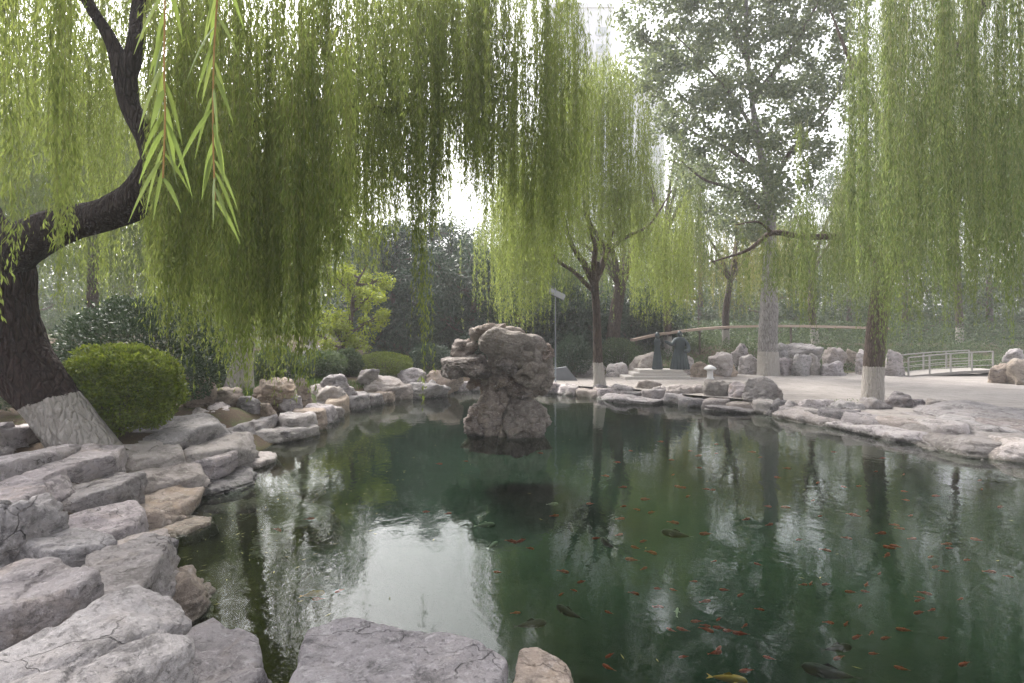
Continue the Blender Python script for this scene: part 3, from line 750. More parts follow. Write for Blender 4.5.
def twiggy(parent, starts, n, mat, length=1.6, r0=.02, name='twigs'):
    a = Acc()
    for s in starts:
        for k in range(n):
            az = rng.uniform(0, 2 * PI); L_ = length * rng.uniform(.5, 1.2)
            p1 = s + np.array([math.cos(az) * L_ * .5, math.sin(az) * L_ * .5, L_ * .25])
            p2 = s + np.array([math.cos(az) * L_, math.sin(az) * L_, L_ * .1])
            tube(a, [s, p1, p2], [r0, r0 * .6, r0 * .25], 6, 5)
    return a.build(name, mat, parent, origin=np.array(parent.location))

# ------------------------------------------------------------------ A: leaning willow at left
dA = 8.6
bA = P(72, 447, dA); bA[2] = gz(bA[0], bA[1]) - .02
wA = empty('willow_tree', bA, 'huge leaning dark willow with whitewashed foot at the left edge', 'tree')
a = Acc()
ptsA = [P(104, 480, dA), P(86, 447, dA), P(60, 412, dA), P(45, 395, dA), P(9, 350, dA), P(-5, 300, dA), P(-5, 262, dA), P(-28, 200, dA + .2), P(-70, 90, dA + .5), P(-90, -60, dA + 1)]
tube(a, ptsA, [.50, .40, .385, .395, .46, .49, .45, .30, .24, .15], 260, 140, .028, seed=3)
a.build('trunk', M['bark_dark'], wA, origin=bA)
fork = P(157, 165, 7.9)
limb(wA, [P(-4, 268, dA), P(20, 245, 8.5), P(60, 226, 8.3), P(105, 214, 8.1), P(140, 196, 8.), fork, P(150, 140, 7.9)], [.40, .33, .27, .23, .25, .22, .12], M['bark_plain'], nring=120, nseg=60, bark=.02)
limb(wA, [P(156, 178, 7.9), P(150, 145, 7.9), P(131, 108, 7.9), P(124, 75, 7.9), P(108, 35, 7.8), P(82, -10, 7.6), P(60, -90, 7.4)], [.17, .155, .135, .15, .085, .075, .05], M['bark_plain'], nring=80, nseg=30, bark=.01)
limb(wA, [P(124, 85, 7.9), P(136, 45, 7.9), P(139, 10, 8.), P(150, -60, 8.2), P(190, -140, 8.6)], [.13, .115, .10, .07, .04], M['bark_plain'], nring=60, nseg=24, bark=.01)
boughs = [
 ([fork, P(200, 140, 8.4), P(250, 128, 8.9), P(330, 108, 9.6), P(420, 112, 10.2), P(480, 104, 10.6), P(512, 94, 10.8)], [.15, .12, .10, .075, .055, .04, .02]),
 ([P(82, -10, 7.6), P(150, -110, 7), P(260, -160, 6.5), P(380, -150, 6.3)], [.08, .07, .05, .02]),
 ([P(139, 10, 8.), P(230, -110, 8.4), P(360, -160, 9), P(500, -150, 9.6), P(580, -90, 10)], [.09, .08, .06, .04, .02]),
 ([P(-28, 200, 8.8), P(-60, 60, 7), P(-40, -120, 5), P(60, -260, 3.4), P(180, -420, 2.)], [.16, .12, .09, .06, .03]),
 ([P(-60, 120, 8.8), P(20, -20, 10), P(150, -70, 11.5), P(280, -60, 12.5), P(400, -40, 13)], [.15, .11, .08, .05, .02]),
 ([P(330, 108, 9.6), P(370, 90, 10), P(430, 80, 10.6), P(500, 84, 11)], [.06, .05, .035, .015]),
]
for k, (pp, rr) in enumerate(boughs): limb(wA, pp, rr, M['bark_plain'], nring=40, nseg=10, bark=.004, seed=k)
cr = Acc()
hemA = interp((-60, 300), (0, 290), (40, 250), (75, 310), (90, 240), (140, 330), (175, 345), (215, 362), (245, 386), (285, 392), (305, 384), (322, 350), (334, 285), (350, 270), (378, 262), (385, 240), (405, 250), (440, 225), (452, 185), (470, 185), (490, 215), (512, 280), (560, 300), (585, 180))
for _ in range(70):
    px = rng.uniform(145, 345) if _ < 52 else rng.uniform(345, 585); d = rng.uniform(5.6, 8.2) if px < 345 else rng.uniform(8.6, 10.6)
    yt = rng.uniform(-120, 60) if _ % 3 else rng.uniform(40, 170); yb = hemA(px) - rng.uniform(-6, 110) ** 1 * rng.random()
    if yb - yt < 60: continue
    b = P(px, yt, d)
    for k in range(rng.integers(6, 12)):
        o = rng.normal(0, .05, 2)
        strand(cr, (b[0] + o[0], b[1] + o[1], b[2] + rng.uniform(-.2, .1)), (yb - yt) / F * d * rng.uniform(.7, 1.), sway=.03)
curtain(cr, 54, (140, 380), (7.5, 11.), (-60, 90), hemA, 40, 6)
curtain(cr, 20, (150, 340), (6.0, 8.2), (-140, 60), lambda x: hemA(x) - 12, 70, 5)
curtain(cr, 32, (150, 330), (8.5, 12.5), (60, 190), hemA, 25, 6)
curtain(cr, 70, (340, 500), (8.5, 12.), (-60, 90), hemA, 22, 5, cw=.2, gate=-.35)
curtain(cr, 34, (340, 590), (10, 13.), (20, 110), lambda x: hemA(x) - 5, 22, 5, cw=.25, gate=-.35)
curtain(cr, 34, (66, 160), (9.2, 13), (-40, 150), lambda x: 318, 45, 5, cw=.16)
curtain(cr, 50, (480, 585), (9.5, 11.5), (-60, 60), hemA, 50, 5, cw=.16)
curtain(cr, 40, (-60, 130), (7., 10.), (-140, 0), lambda x: 200 + 60 * math.sin(x * .13), 45, 4, cw=.14)
for px, d, yt, yb, n in ((5, 5.2, -120, 330, 7), (14, 6, -150, 260, 6), (52, 5.0, -180, 235, 12), (62, 5.3, -160, 312, 10), (72, 5.6, -120, 250, 6), (185, 6, -150, 150, 6),
                         (420, 8.2, 10, 372, 9), (423, 8.3, 60, 410, 3), (505, 9, -20, 215, 7), (445, 9, -20, 250, 5), (396, 8.6, -20, 262, 6), (408, 9.2, -20, 225, 5), (437, 9., 0, 240, 5), (463, 10, 0, 215, 5), (478, 9.6, -20, 262, 6), (488, 10.2, 0, 240, 6), (372, 8.8, -20, 300, 6), (290, 6.4, -60, 400, 3), (236, 6.6, -60, 385, 9), (270, 6.8, -100, 378, 9)):
    for k in range(n):
        b = P(px, yt, d); o = rng.normal(0, .075, 2)
        strand(cr, (b[0] + o[0], b[1] + o[1], b[2]), (yb - yt) / F * d * rng.uniform(.75, 1.), sway=.04)
curtain(cr, 62, (-60, 420), (7, 11.), (-110, 10), lambda x: 130, 35, 6, cw=.25)
curtain(cr, 60, (400, 588), (9.5, 12), (-90, 0), lambda x: 120, 40, 6, cw=.25)
curtain(cr, 50, (-60, 130), (9, 12), (-60, 60), lambda x: 190, 40, 5, cw=.2)
# overhead canopy above the picture, kept so the crown is whole
for _ in range(230):
    x, y = rng.uniform(-8.5, 1.5), rng.uniform(4.5, 12)
    e = ((x + 4.5) / 6) ** 2 + ((y - 8.5) / 5.5) ** 2
    if e > 1: continue
    z = 7.3 + 3.2 * math.sqrt(1 - e) * rng.uniform(.3, 1)
    strand(cr, (x, y, z), rng.uniform(1., 2.6), out=tuple(rng.normal(0, .3, 2)), gap=.04, leaf=.1, w=.014)
cr.build('crown', [M['willow'], M['stem']], wA, origin=bA)
# the two switches hanging close in front of the camera
def big_leaf(acc, base, d, side, L_, W_):
    n = 9; s = np.linspace(0, 1, n)
    dn = np.array([0, 0, -1.])
    C = base + np.outer(s * L_ * .85, d) + np.outer(s ** 1.8 * L_ * .55, dn)
    w = W_ * .5 * np.sin(np.clip(s, 0.03, 1) ** .75 * PI) ** .8; w[-1] = 0.0004; w[0] = .0006
    nn = np.cross(d, side)
    V = np.stack([C + side * w[:, None], C + nn * (w[:, None] * -.25), C - side * w[:, None]], 1).reshape(-1, 3)
    Q = []
    for k in range(n - 1):
        for c_ in range(2):
            q = k * 3 + c_; Q.append((q, q + 1, q + 4, q + 3))
    acc.add(V, Q, mat=0, smooth=True)
r2 = np.random.default_rng(5)
for px0, d, yt, pts, in ((165, 1.15, -160, [(163, -160), (165, -20), (164, 60), (165, 120), (163, 178)]), (214, 1.2, -160, [(222, -160), (218, -20), (214, 50), (213, 130), (215, 200)])):
    a = Acc(); C = np.array([P(x, y, d) for x, y in pts])
    C = np.vstack([C[0] + (-.1, .25, .45), C])
    tube(a, C, [.0022, .002, .0018, .0015, .0011, .0006], 30, 6, mat=1)
    Cc = catmull(C, 60)
    for k in range(28):
        s = .2 + .8 * (k / 27) ** .9; i = min(59, int(s * 59)); b = Cc[i]
        az = r2.choice([0, PI]) + r2.normal(0, .6) if k % 2 else r2.uniform(0, 2 * PI)
        d_ = unit(np.array([math.cos(az) * .42, math.sin(az) * .42, -.6 + r2.uniform(-.3, .3)]))
        sd_ = unit(np.cross(d_, np.array([0, 1., 0]) + r2.normal(0, .5, 3)))
        sd_ = unit(np.cross(d_, unit(np.array([0, -1, 0]) + r2.normal(0, .35, 3))))
        big_leaf(a, b, d_, sd_, r2.uniform(.065, .125) * (1 if k < 26 else .7), r2.uniform(.008, .0125))
    a.build('hanging_switch', [M['willow_near'], M['stem_red']], wA, origin=bA)

# ------------------------------------------------------------------ B: willow with the whitewashed trunk in the middle left
def willow_simple(px, py, d, label, trunk_pts, rads, boughs_, bark, leafm, fill, name='willow_tree', group=None, leaf=.12, w=.018, gap=.05, z0=None):
    b = P(px, py, d); b[2] = gz(b[0], b[1]) if z0 is None else z0
    t = empty(name, b, label, 'tree', group)
    a = Acc(); pts = [P(*q) for q in trunk_pts]; pts[0][2] = min(pts[0][2], b[2] - .1)
    tube(a, pts, rads, 90, 48, .012, seed=px)
    a.build('trunk', bark, t, origin=b)
    for k, (bp, br_) in enumerate(boughs_): limb(t, [P(*q) for q in bp], br_, M['bark_brown'] if d > 12 else M['bark_plain'], nring=30, nseg=10, bark=.004, seed=k)
    cr = Acc()
    fill(cr, dict(leaf=leaf, w=w, gap=gap))
    cr.build('crown', [leafm, M['stem']], t, origin=b)
    return t

def fillB(cr, kw):
    hem = interp((130, 330), (240, 350), (330, 345), (400, 330))
    curtain(cr, 50, (150, 335), (13, 19), (20, 200), hem, 30, 5, cw=.3, **kw)
willow_simple(241, 393, 16., 'willow with fully whitewashed short trunk behind the layered brown block',
    [(238, 396, 16), (240, 380, 16), (244, 350, 16), (250, 300, 16), (262, 200, 16), (280, 100, 16)], [.46, .36, .28, .27, .22, .12],
    [([(262, 200, 16), (220, 120, 16), (180, 80, 15.5)], [.13, .08, .03]), ([(262, 200, 16), (320, 110, 16), (370, 80, 16)], [.13, .08, .03])],
    M['bark_white_all'], M['willow'], fillB)

# ------------------------------------------------------------------ C: willow on the far bank behind the stack
dC = 21.8
def fillC(cr, kw):
    hem = interp((490, 330), (530, 345), (545, 300), (575, 265), (600, 250), (625, 270), (640, 340), (690, 320), (700, 260))
    curtain(cr, 70, (500, 550), (19, 24), (110, 200), hem, 30, 6, cw=.4, gate=-.3, **kw)
    curtain(cr, 14, (478, 505), (19, 24), (150, 220), hem, 40, 3, cw=.3, gate=-.5, **kw)
    top = lambda x: 62 + ((x - 603) / 48.) ** 2 * 42
    curtain(cr, 72, (552, 646), (17., 21.5), top, interp((550, 255), (570, 300), (600, 250), (630, 300), (650, 285)), 60, 6, cw=.34, gate=-.3, lock=.6, **kw)
    curtain(cr, 36, (552, 650), (17, 22), (120, 200), interp((550, 260), (570, 290), (600, 250), (630, 290), (650, 285)), 50, 6, cw=.28, gate=-.22, **kw)
    curtain(cr, 60, (632, 692), (20, 25), (185, 240), hem, 25, 6, cw=.25, **kw)
willow_simple(599, 386, dC, 'slender forked willow with whitewashed foot on the far bank, arching over the statue path',
    [(601, 390, dC), (600, 386, dC), (598, 362, dC), (597, 320, dC), (595, 282, dC), (597, 262, dC)], [.29, .25, .19, .155, .15, .11],
    [([(595, 285, dC), (583, 262, dC), (572, 245, dC), (562, 214, dC), (552, 200, dC)], [.16, .12, .09, .06, .02]),
     ([(595, 285, dC), (594, 262, dC - .4), (595, 245, dC - .6), (585, 211, dC - 1), (582, 170, dC - 1.5)], [.14, .11, .08, .06, .03]),
     ([(596, 280, dC), (606, 252, dC), (597, 235, dC), (588, 212, dC), (590, 150, dC - 1)], [.14, .10, .08, .06, .03]),
     ([(606, 252, dC), (614, 225, dC), (618, 205, dC), (620, 120, dC - 1), (610, 75, dC - 1)], [.09, .07, .06, .04, .015]),
     ([(606, 252, dC), (628, 236, dC), (650, 224, dC), (672, 190, dC)], [.09, .07, .05, .02]),
     ([(592, 290, dC), (574, 272, dC), (554, 256, dC), (530, 210, dC), (520, 130, dC)], [.10, .08, .06, .04, .02]),
     ([(560, 214, dC), (545, 190, dC), (520, 150, dC)], [.05, .035, .015])],
    M['bark_white'], M['willow'], fillC, leaf=.13, w=.022, gap=.05)

# ------------------------------------------------------------------ D: willow on the right bank
dD = 17.4
def fillD(cr, kw):
    hem = interp((690, 320), (740, 322), (780, 300), (800, 330), (840, 318), (870, 330), (900, 342), (930, 300), (980, 310), (1024, 290), (1080, 280))
    curtain(cr, 60, (795, 860), (14, 19), interp((795, 215), (830, 195), (860, 120)), hem, 35, 5, cw=.22, **kw)
    curtain(cr, 64, (850, 1080), (12, 19), (-90, 60), hem, 70, 5, cw=.25, **kw)
    curtain(cr, 34, (850, 1080), (12.5, 18), (60, 210), hem, 40, 5, cw=.25, **kw)
    curtain(cr, 34, (735, 795), (15, 18), (225, 250), hem, 20, 4, cw=.2, **kw)
    curtain(cr, 26, (868, 960), (12.5, 16.6), (-40, 120), interp((868, 335), (900, 345), (960, 325)), 15, 6, cw=.2, gate=-.6, **kw)
    curtain(cr, 20, (905, 1060), (11, 16), (-60, 160), interp((905, 330), (1060, 310)), 40, 6, cw=.2, gate=-.6, **kw)
    for _ in range(46):
        px = rng.uniform(850, 1050); d = rng.uniform(8.5, 12.5); yt = rng.uniform(-120, 120); yb = rng.uniform(230, 345)
        b = P(px, yt, d)
        for k in range(rng.integers(6, 11)):
            o = rng.normal(0, .055, 2)
            strand(cr, (b[0] + o[0], b[1] + o[1], b[2] + rng.uniform(-.2, .1)), (yb - yt) / F * d * rng.uniform(.7, 1.), sway=.03)
    near = interp((870, 180), (905, 250), (930, 330), (950, 260), (985, 320), (1000, 230), (1060, 320))
    curtain(cr, 30, (880, 1060), (8, 10.5), (-160, 0), near, 60, 5, cw=.16, leaf=.10, w=.013, gap=.035)
    for px, d, yt, yb, n in ((801, 12, 120, 330, 9), (812, 13, 190, 330, 5), (844, 13, 60, 240, 7), (940, 8.5, -100, 330, 8), (1015, 8, -100, 260, 8), (878, 11, 40, 345, 3), (894, 10, 100, 338, 3)):
        for k in range(n):
            b = P(px, yt, d); o = rng.normal(0, .08, 2)
            strand(cr, (b[0] + o[0], b[1] + o[1], b[2]), (yb - yt) / F * d * rng.uniform(.75, 1.), sway=.04)
willow_simple(873, 401, dD, 'large willow with whitewashed foot and long left bough on the right bank',
    [(873, 405, dD), (873, 400, dD), (874, 366, dD), (877, 325, dD), (884, 280, dD), (897, 225, dD), (915, 150, dD - .5)], [.38, .33, .30, .27, .26, .25, .2],
    [([(886, 275, dD), (866, 246, dD), (840, 237, 16.5), (805, 237, 16.), (772, 233, 15.6), (748, 250, 15.5), (712, 262, 15.5)], [.15, .12, .10, .085, .075, .045, .02]),
     ([(772, 233, 15.6), (758, 222, 15.3), (735, 225, 15)], [.05, .03, .015]),
     ([(915, 150, 16.9), (940, 80, 15), (975, 20, 13), (1010, -50, 11.5), (1030, -120, 10)], [.19, .15, .12, .09, .04]),
     ([(905, 200, 17), (880, 120, 17), (850, 60, 17), (830, 10, 17)], [.13, .09, .06, .02]),
     ([(897, 225, 17.3), (950, 160, 17.5), (1020, 110, 17.5), (1080, 60, 17)], [.15, .11, .08, .03])],
    M['bark_white'], M['willow_cool'], fillD, leaf=.12, w=.017, gap=.042)

# ------------------------------------------------------------------ background willows
def dome_willow(px, d, label, topy, halfw, hemy, n, leafm='willow_far', trunk=True, group='distant willows', trunk_r=.25):
    x = (px - HX) / F * d; z0 = gz(x, d)
    b = np.array([x, d, z0])
    t = empty('willow_tree', b, label, 'tree', group)
    R_ = halfw / F * d; zt = P(px, topy, d)[2]; zh = P(px, hemy, d)[2]
    a = Acc(); hub = b + np.array([rng.uniform(-.5, .5), 0, (zt - z0) * .5])
    tube(a, [b - (0, 0, .2), b + (0, 0, .4), (b + hub) / 2 + (rng.uniform(-.2, .2), 0, 0), hub], [trunk_r * 1.35, trunk_r, trunk_r * .85, trunk_r * .7], 40, 20, .01, seed=px)
    a.build('trunk', M['bark_white'], t, origin=b)
    cr = Acc()
    for k in range(7):
        az = 2 * PI * k / 7 + rng.uniform(-.3, .3)
        e = b + np.array([math.cos(az) * R_ * .7, math.sin(az) * R_ * .7, (zt - z0) * rng.uniform(.75, .92)])
        limb(t, [hub - (0, 0, .3), (hub + e) / 2 + (0, 0, .3), e], [trunk_r * .5, trunk_r * .3, .03], M['bark_brown'], nring=14, nseg=7, bark=0)
    for _ in range(n):
        az = rng.uniform(0, 2 * PI); q = math.sqrt(rng.uniform(.05, 1)); 
        c0 = np.array([x + math.cos(az) * q * R_, d + math.sin(az) * q * R_])
        tz = z0 + (zt - z0) * (.55 + .45 * math.sqrt(max(0, 1 - q * q))) * rng.uniform(.86, 1.)
        for _k in range(5):
            o = rng.normal(0, .25, 2)
            bot = zh + abs(rng.normal(0, .12)) * (tz - zh) + (1 - q) * .3 * (tz - zh)
            strand(cr, (c0[0] + o[0], c0[1] + o[1], tz), max(.6, (tz - bot) * rng.uniform(.6, 1)), out=(math.cos(az) * .5, math.sin(az) * .5), leaf=.19, w=.034, gap=.085, side_twigs=.7)
    cr.build('crown', [M[leafm], M['stem']], t, origin=b)
    return t
dome_willow(668, 33, 'pale hazy willow between the far forked willow and the poplar', 115, 48, 318, 90)
dome_willow(612, 30, 'willow trunk standing just right behind the slender forked willow', 190, 70, 335, 70, trunk_r=.42)
dome_willow(726, 36, 'yellowing low willow behind the statue and left of the poplar', 205, 62, 322, 100, 'willow_yellow')
dome_willow(815, 38, 'hazy willow behind the stones right of the poplar', 190, 60, 325, 90)
dome_willow(92, 24, 'pale willow seen in the gap right of the leaning trunk', 60, 85, 340, 260)
dome_willow(15, 30, 'pale willow far behind the leaning trunk', 40, 80, 330, 140)
dome_willow(175, 34, 'hazy willow behind the glossy dark shrub', 60, 80, 340, 130)
dome_willow(520, 33, 'pale willow far behind, left of the slender forked willow', 170, 42, 335, 70)
dome_willow(960, 40, 'grey hazy willow behind the ramp railing', 60, 80, 320, 110)
dome_willow(310, 30, 'hazy willow behind the yellow-green tree', 120, 60, 340, 70)

# ------------------------------------------------------------------ broad-leaved trees
def leaf_cloud(acc, centres, radii, n, leaf, w, flat=.8, r=rng, mat=0, droop=.3, shell=.35):
    """n leaves per clump scattered through clump volumes"""
    for c, R_ in zip(centres, radii):
        m = int(n * r.uniform(.7, 1.3))
        v = unit(r.normal(size=(m, 3))) * (r.uniform(0, 1, m) ** shell)[:, None] * R_
        v[:, 2] *= flat
        d = unit(v * .4 + r.normal(size=(m, 3)) * R_ * .5 - (0, 0, droop * R_))
        s = unit(np.cross(d, r.normal(size=(m, 3))))
        kites(acc, c + v, d, s, leaf * r.uniform(.6, 1.3, m), w * r.uniform(.7, 1.2, m), mat=mat)

def broad_tree(name, base, h, R_, label, leafm, bark, trunk_r=.2, nb=9, ncl=46, per=150, leaf=.16, w=.11, group=None, clear=.25, clump=.75, seed=1, lean=(0, 0), cat='tree', cone=0., squash=1.):
    r = np.random.default_rng(seed)
    b = np.array(base, float)
    t = empty(name, b, label, cat, group)
    top = b + np.array([lean[0], lean[1], h])
    a = Acc()
    axis = [b - (0, 0, .3), b + (0, 0, .3), b + (top - b) * .35 + r.normal(0, .1, 3) * (1, 1, 0), b + (top - b) * .7 + r.normal(0, .15, 3) * (1, 1, 0), top - (0, 0, h * .08)]
    tube(a, axis, [trunk_r * 1.5, trunk_r * 1.1, trunk_r * .85, trunk_r * .45, .03], 60, 24, .01, seed=seed)
    a.build('trunk', bark, t, origin=b)
    ax = catmull(axis, 50)
    cen = []; rad = []
    lb = Acc()
    for k in range(nb):
        f = clear + (1 - clear) * (k + .5) / nb * .85
        p0 = ax[int(f * 49)]
        az = k * 2.4 + r.uniform(-.4, .4)
        prof = math.sin(min(1, (f - clear) / (1 - clear) * .85 + .18) * PI) ** .6 if not cone else (1 - (f - clear) / (1 - clear)) * .95 + .1
        ln = R_ * prof * r.uniform(.75, 1.05)
        p2 = p0 + np.array([math.cos(az) * ln, math.sin(az) * ln * squash, ln * r.uniform(.25, .6)])
        p1 = (p0 + p2) / 2 + (0, 0, -.08 * ln)
        tube(lb, [p0, p1, p2], [trunk_r * .42, trunk_r * .25, .02], 12, 7)
        for q in range(max(2, ncl // nb)):
            s = r.uniform(.3, 1.05)
            c = p0 + (p2 - p0) * s + r.normal(0, .30 * R_ * .6, 3)
            cen.append(c); rad.append(clump * r.uniform(.5, 1.2))
            tube(lb, [p0 + (p2 - p0) * s * .7, c], [.03, .01], 4, 4)
    lb.build('limbs', bark if bark is not M['bark_poplar'] else M['bark_brown'], t, origin=b)
    cr = Acc()
    leaf_cloud(cr, cen, rad, per, leaf, w, r=r)
    cr.build('crown', M[leafm], t, origin=b)
    return t

def at(px, d, z=None):
    x = (px - HX) / F * d
    return (x, d, gz(x, d) - .05 if z is None else z)

# poplar behind the promenade
bP = at(768, 27.4, .3)
pt = empty('poplar_tree', bP, 'tall hazy poplar with grey trunk and whitewashed foot behind the promenade', 'tree')
dP = 27.4
a = Acc()
tube(a, [P(768, 378, dP), P(768, 372, dP), P(768, 345, dP), P(769, 300, dP), P(770, 240, dP), P(767, 185, dP), P(757, 135, dP), P(748, 60, dP), P(745, -40, dP), P(742, -120, dP)],
     [.60, .52, .44, .39, .30, .23, .16, .11, .07, .03], 120, 40, .02, seed=8)
a.build('trunk', M['bark_poplar'], pt, origin=np.array(bP))
lim = [([(768, 200, dP), (785, 160, dP), (805, 135, dP), (830, 105, dP), (850, 70, dP)], [.16, .11, .08, .05, .02]),
       ([(758, 140, dP), (735, 100, dP - 1), (700, 60, dP - 1.5), (665, 25, dP - 2)], [.11, .07, .045, .02]),
       ([(766, 180, dP), (730, 150, dP + 1), (690, 130, dP + 2), (655, 90, dP + 2)], [.14, .1, .07, .03]),
       ([(752, 100, dP), (790, 50, dP - 1), (820, 0, dP - 1)], [.14, .1, .04]),
       ([(748, 60, dP), (720, 0, dP), (690, -50, dP)], [.12, .08, .03]),
       ([(768, 215, dP), (735, 190, dP - 1), (705, 180, dP - 2), (680, 160, dP - 2)], [.12, .09, .06, .02])]
for k, (pp, rr_) in enumerate(lim): limb(pt, [P(*q) for q in pp], rr_, M['bark_brown'], nring=24, nseg=9, bark=.004)
cen = []; rad = []
rp = np.random.default_rng(21)
for _ in range(1900):
    px, py, dd = rp.uniform(615, 870), rp.uniform(-160, 240), rp.uniform(-3.8, 3.8)
    ex = abs(px - 745) / (128 if py < 130 else max(30, 128 - (py - 130) * .75)); ey = (py - 30) / 215.
    if ex ** 2 + max(0, ey) ** 2 * .9 + (dd / 4.2) ** 2 * .6 > 1: continue
    if fbm(np.array([[px * .022, py * .03, dd * .35]]), 2)[0] < -.16: continue
    cen.append(P(px, py, dP + dd)); rad.append(rp.uniform(.35, .8))
cr = Acc(); leaf_cloud(cr, cen, rad, 70, .17, .15, r=rp, shell=.5)
cr.build('crown', M['poplar'], pt, origin=np.array(bP))

# yellow-green tree on the left bank
bt = at(334, 24)
broad_tree('small_tree', bt, P(0, 255, 24)[2] - bt[2], 1.6, 'bright yellow-green small tree behind the layered brown block', 'yellowgreen', M['bark_brown'], .14, 10, 60, 130, .13, .075, seed=3, clear=.3, clump=.42, lean=(1.4, 0))
# dark evergreens behind the back shore
ev = [(395, 33, 215, 3.2, 'dark blue-green evergreen left of the long hanging willow switch'), (432, 36, 212, 3.6, 'tall dark evergreen mass directly behind the long hanging willow switch'),
      (472, 31, 250, 3.0, 'dark evergreen directly behind the rock stack'), (503, 35, 240, 2.8, 'dark evergreen showing right above the rock stack'),
      (366, 37, 240, 2.8, 'dark evergreen behind the yellow-green tree'), (548, 34, 280, 2.4, 'low dark evergreen behind the lamp pole'), (575, 32, 300, 2.4, 'low dark evergreen behind the slender forked trunk'), (640, 36, 295, 2.6, 'dark evergreen left behind the statue')]
for k, (px, d, ty, R_, lb) in enumerate(ev):
    b = at(px, d); h = P(0, ty, d)[2] - b[2]
    broad_tree('evergreen_tree', b, h, R_, lb, 'evergreen', M['bark_brown'], .18, 16, 150, 170, .26, .08, seed=40 + k, clear=.03, clump=.75, group='dark evergreens behind the back shore')
# hazy background trees, each with its own crown
bg = [(30, 46, 120, 4.6), (130, 50, 110, 4.6), (230, 48, 130, 5.), (330, 52, 150, 5.), (700, 56, 120, 4.8), (770, 50, 190, 4.4), (850, 54, 130, 5), (905, 46, 175, 4.2), (990, 48, 150, 5), (1050, 44, 120, 5), (-40, 40, 100, 5), (455, 60, 225, 5.), (600, 58, 170, 4.6)]
bl = ['grey-green tree far behind the leaning willow', 'grey-green tree far behind the glossy dark shrub', 'tree far behind the whitewashed middle trunk', 'tree far behind the yellow-green tree', 'hazy tree far behind the statue', 'hazy tree far behind the poplar trunk', 'hazy tree far behind the right willow bough', 'hazy tree just right of the right willow trunk', 'hazy tree far behind the ramp railing', 'hazy tree at the far right edge', 'hazy tree at the far left edge', 'faint tree top above the dark evergreens', 'faint tree far behind the slender forked willow']
for k, ((px, d, ty, R_), lb) in enumerate(zip(bg, bl)):
    b = at(px, d); h = P(0, ty, d)[2] - b[2]
    broad_tree('background_tree', b, h, R_, lb, 'broad', M['bark_brown'], .25, 12, 80, 130, .32, .2, seed=70 + k, clear=.12, clump=1.25, group='hazy trees beyond the garden')

# ------------------------------------------------------------------ shrubs
def shrub(x0, x1, y0, y1, d, label, leafm, name='shrub', n=14000, leaf=.035, w=.02, lobes=1, shell=.18, seed=1, group=None, lumpy=.12, bottom=.1):
    r = np.random.default_rng(seed)
    c = P((x0 + x1) / 2, y1, d); zt = P(0, y0, d)[2]; R_ = (x1 - x0) / 2 / F * d
    g = gz(c[0], d); b = np.array([c[0], d, g])
    t = empty(name, b, label, 'shrub', group)
    H = (zt - g)
    a = Acc()
    for k in range(14):
        az = r.uniform(0, 2 * PI); q = r.uniform(.2, .7)
        tube(a, [b + (r.normal(0, .05), r.normal(0, .05), -.1), b + (math.cos(az) * R_ * q * .5, math.sin(az) * R_ * q * .5, H * .35), b + (math.cos(az) * R_ * q, math.sin(az) * R_ * q, H * .75)], [.03, .02, .008], 8, 5)
    a.build('branches', M['twig'], t, origin=b)
    cr = Acc()
    v = unit(r.normal(size=(n, 3))); v[:, 2] = np.where(v[:, 2] < -.9, -v[:, 2], v[:, 2])
    rr = 1 - r.exponential(shell, n).clip(0, .9)
    lump = 1 + lumpy * fbm(v * 2.4 + seed, 3)
    pos = np.sign(v) * np.abs(v) ** np.array([.95, .95, 1.]) * (rr * lump)[:, None] * np.array([R_, R_ * .9, H * .5])
    pos[:, 2] += H * .52
    keep = pos[:, 2] > bottom * H
    pos = pos[keep]; v = v[keep]; m = len(pos)
    d_ = unit(v + r.normal(0, .7, (m, 3)) + (0, 0, .3)); s_ = unit(np.cross(d_, v + r.normal(0, .6, (m, 3))))
    kites(cr, pos + b, d_, s_, leaf * r.uniform(.6, 1.3, m), w * r.uniform(.7, 1.2, m))
    cr.build('crown', M[leafm], t, origin=b)
    return t
shrub(64, 176, 347, 418, 9.6, 'round clipped light green hedge bush beside the leaning willow trunk', 'box', 'clipped_bush', 30000, .06, .037, seed=2, lumpy=.28, shell=.13, bottom=.0)
shrub(66, 218, 303, 400, 12.2, 'large glossy dark green shrub behind the round clipped bush', 'glossy', 'glossy_shrub', 26000, .085, .035, seed=3, lumpy=.3, shell=.16)
shrub(356, 412, 353, 385, 22.4, 'small round clipped bush on the back bank left of the stack', 'box', 'clipped_bush', 16000, .05, .032, seed=4, lumpy=.2, shell=.1, bottom=0.)
sh = [(196, 250, 345, 392, 17.5, 'low green shrub left behind the whitewashed middle trunk'), (250, 300, 348, 386, 18.5, 'low green shrub right behind the whitewashed middle trunk'),
      (296, 345, 352, 384, 20, 'thin brownish shrub under the yellow-green tree'), (332, 362, 350, 378, 21.5, 'small loose shrub left of the small clipped bush'),
      (-30, 40, 340, 400, 15., 'dark shrub behind the leaning willow at the left edge'), (410, 450, 345, 376, 24.5, 'dark low shrub right of the small clipped bush'),
      (555, 592, 338, 376, 26.5, 'dark rounded shrub behind the thin whitewashed trunk'), (596, 640, 340, 368, 29., 'shrub left behind the statue steps'), (180, 225, 340, 385, 16, 'loose leafy shrub right of the glossy dark shrub')]
for k, (x0, x1, y0, y1, d, lb) in enumerate(sh):
    shrub(x0, x1, y0, y1, d, lb, 'evergreen' if k in (4, 5, 6) else 'broad', 'shrub', 7000, .09, .045, seed=20 + k, lumpy=.35, shell=.25, group='low shrubs behind the banks')
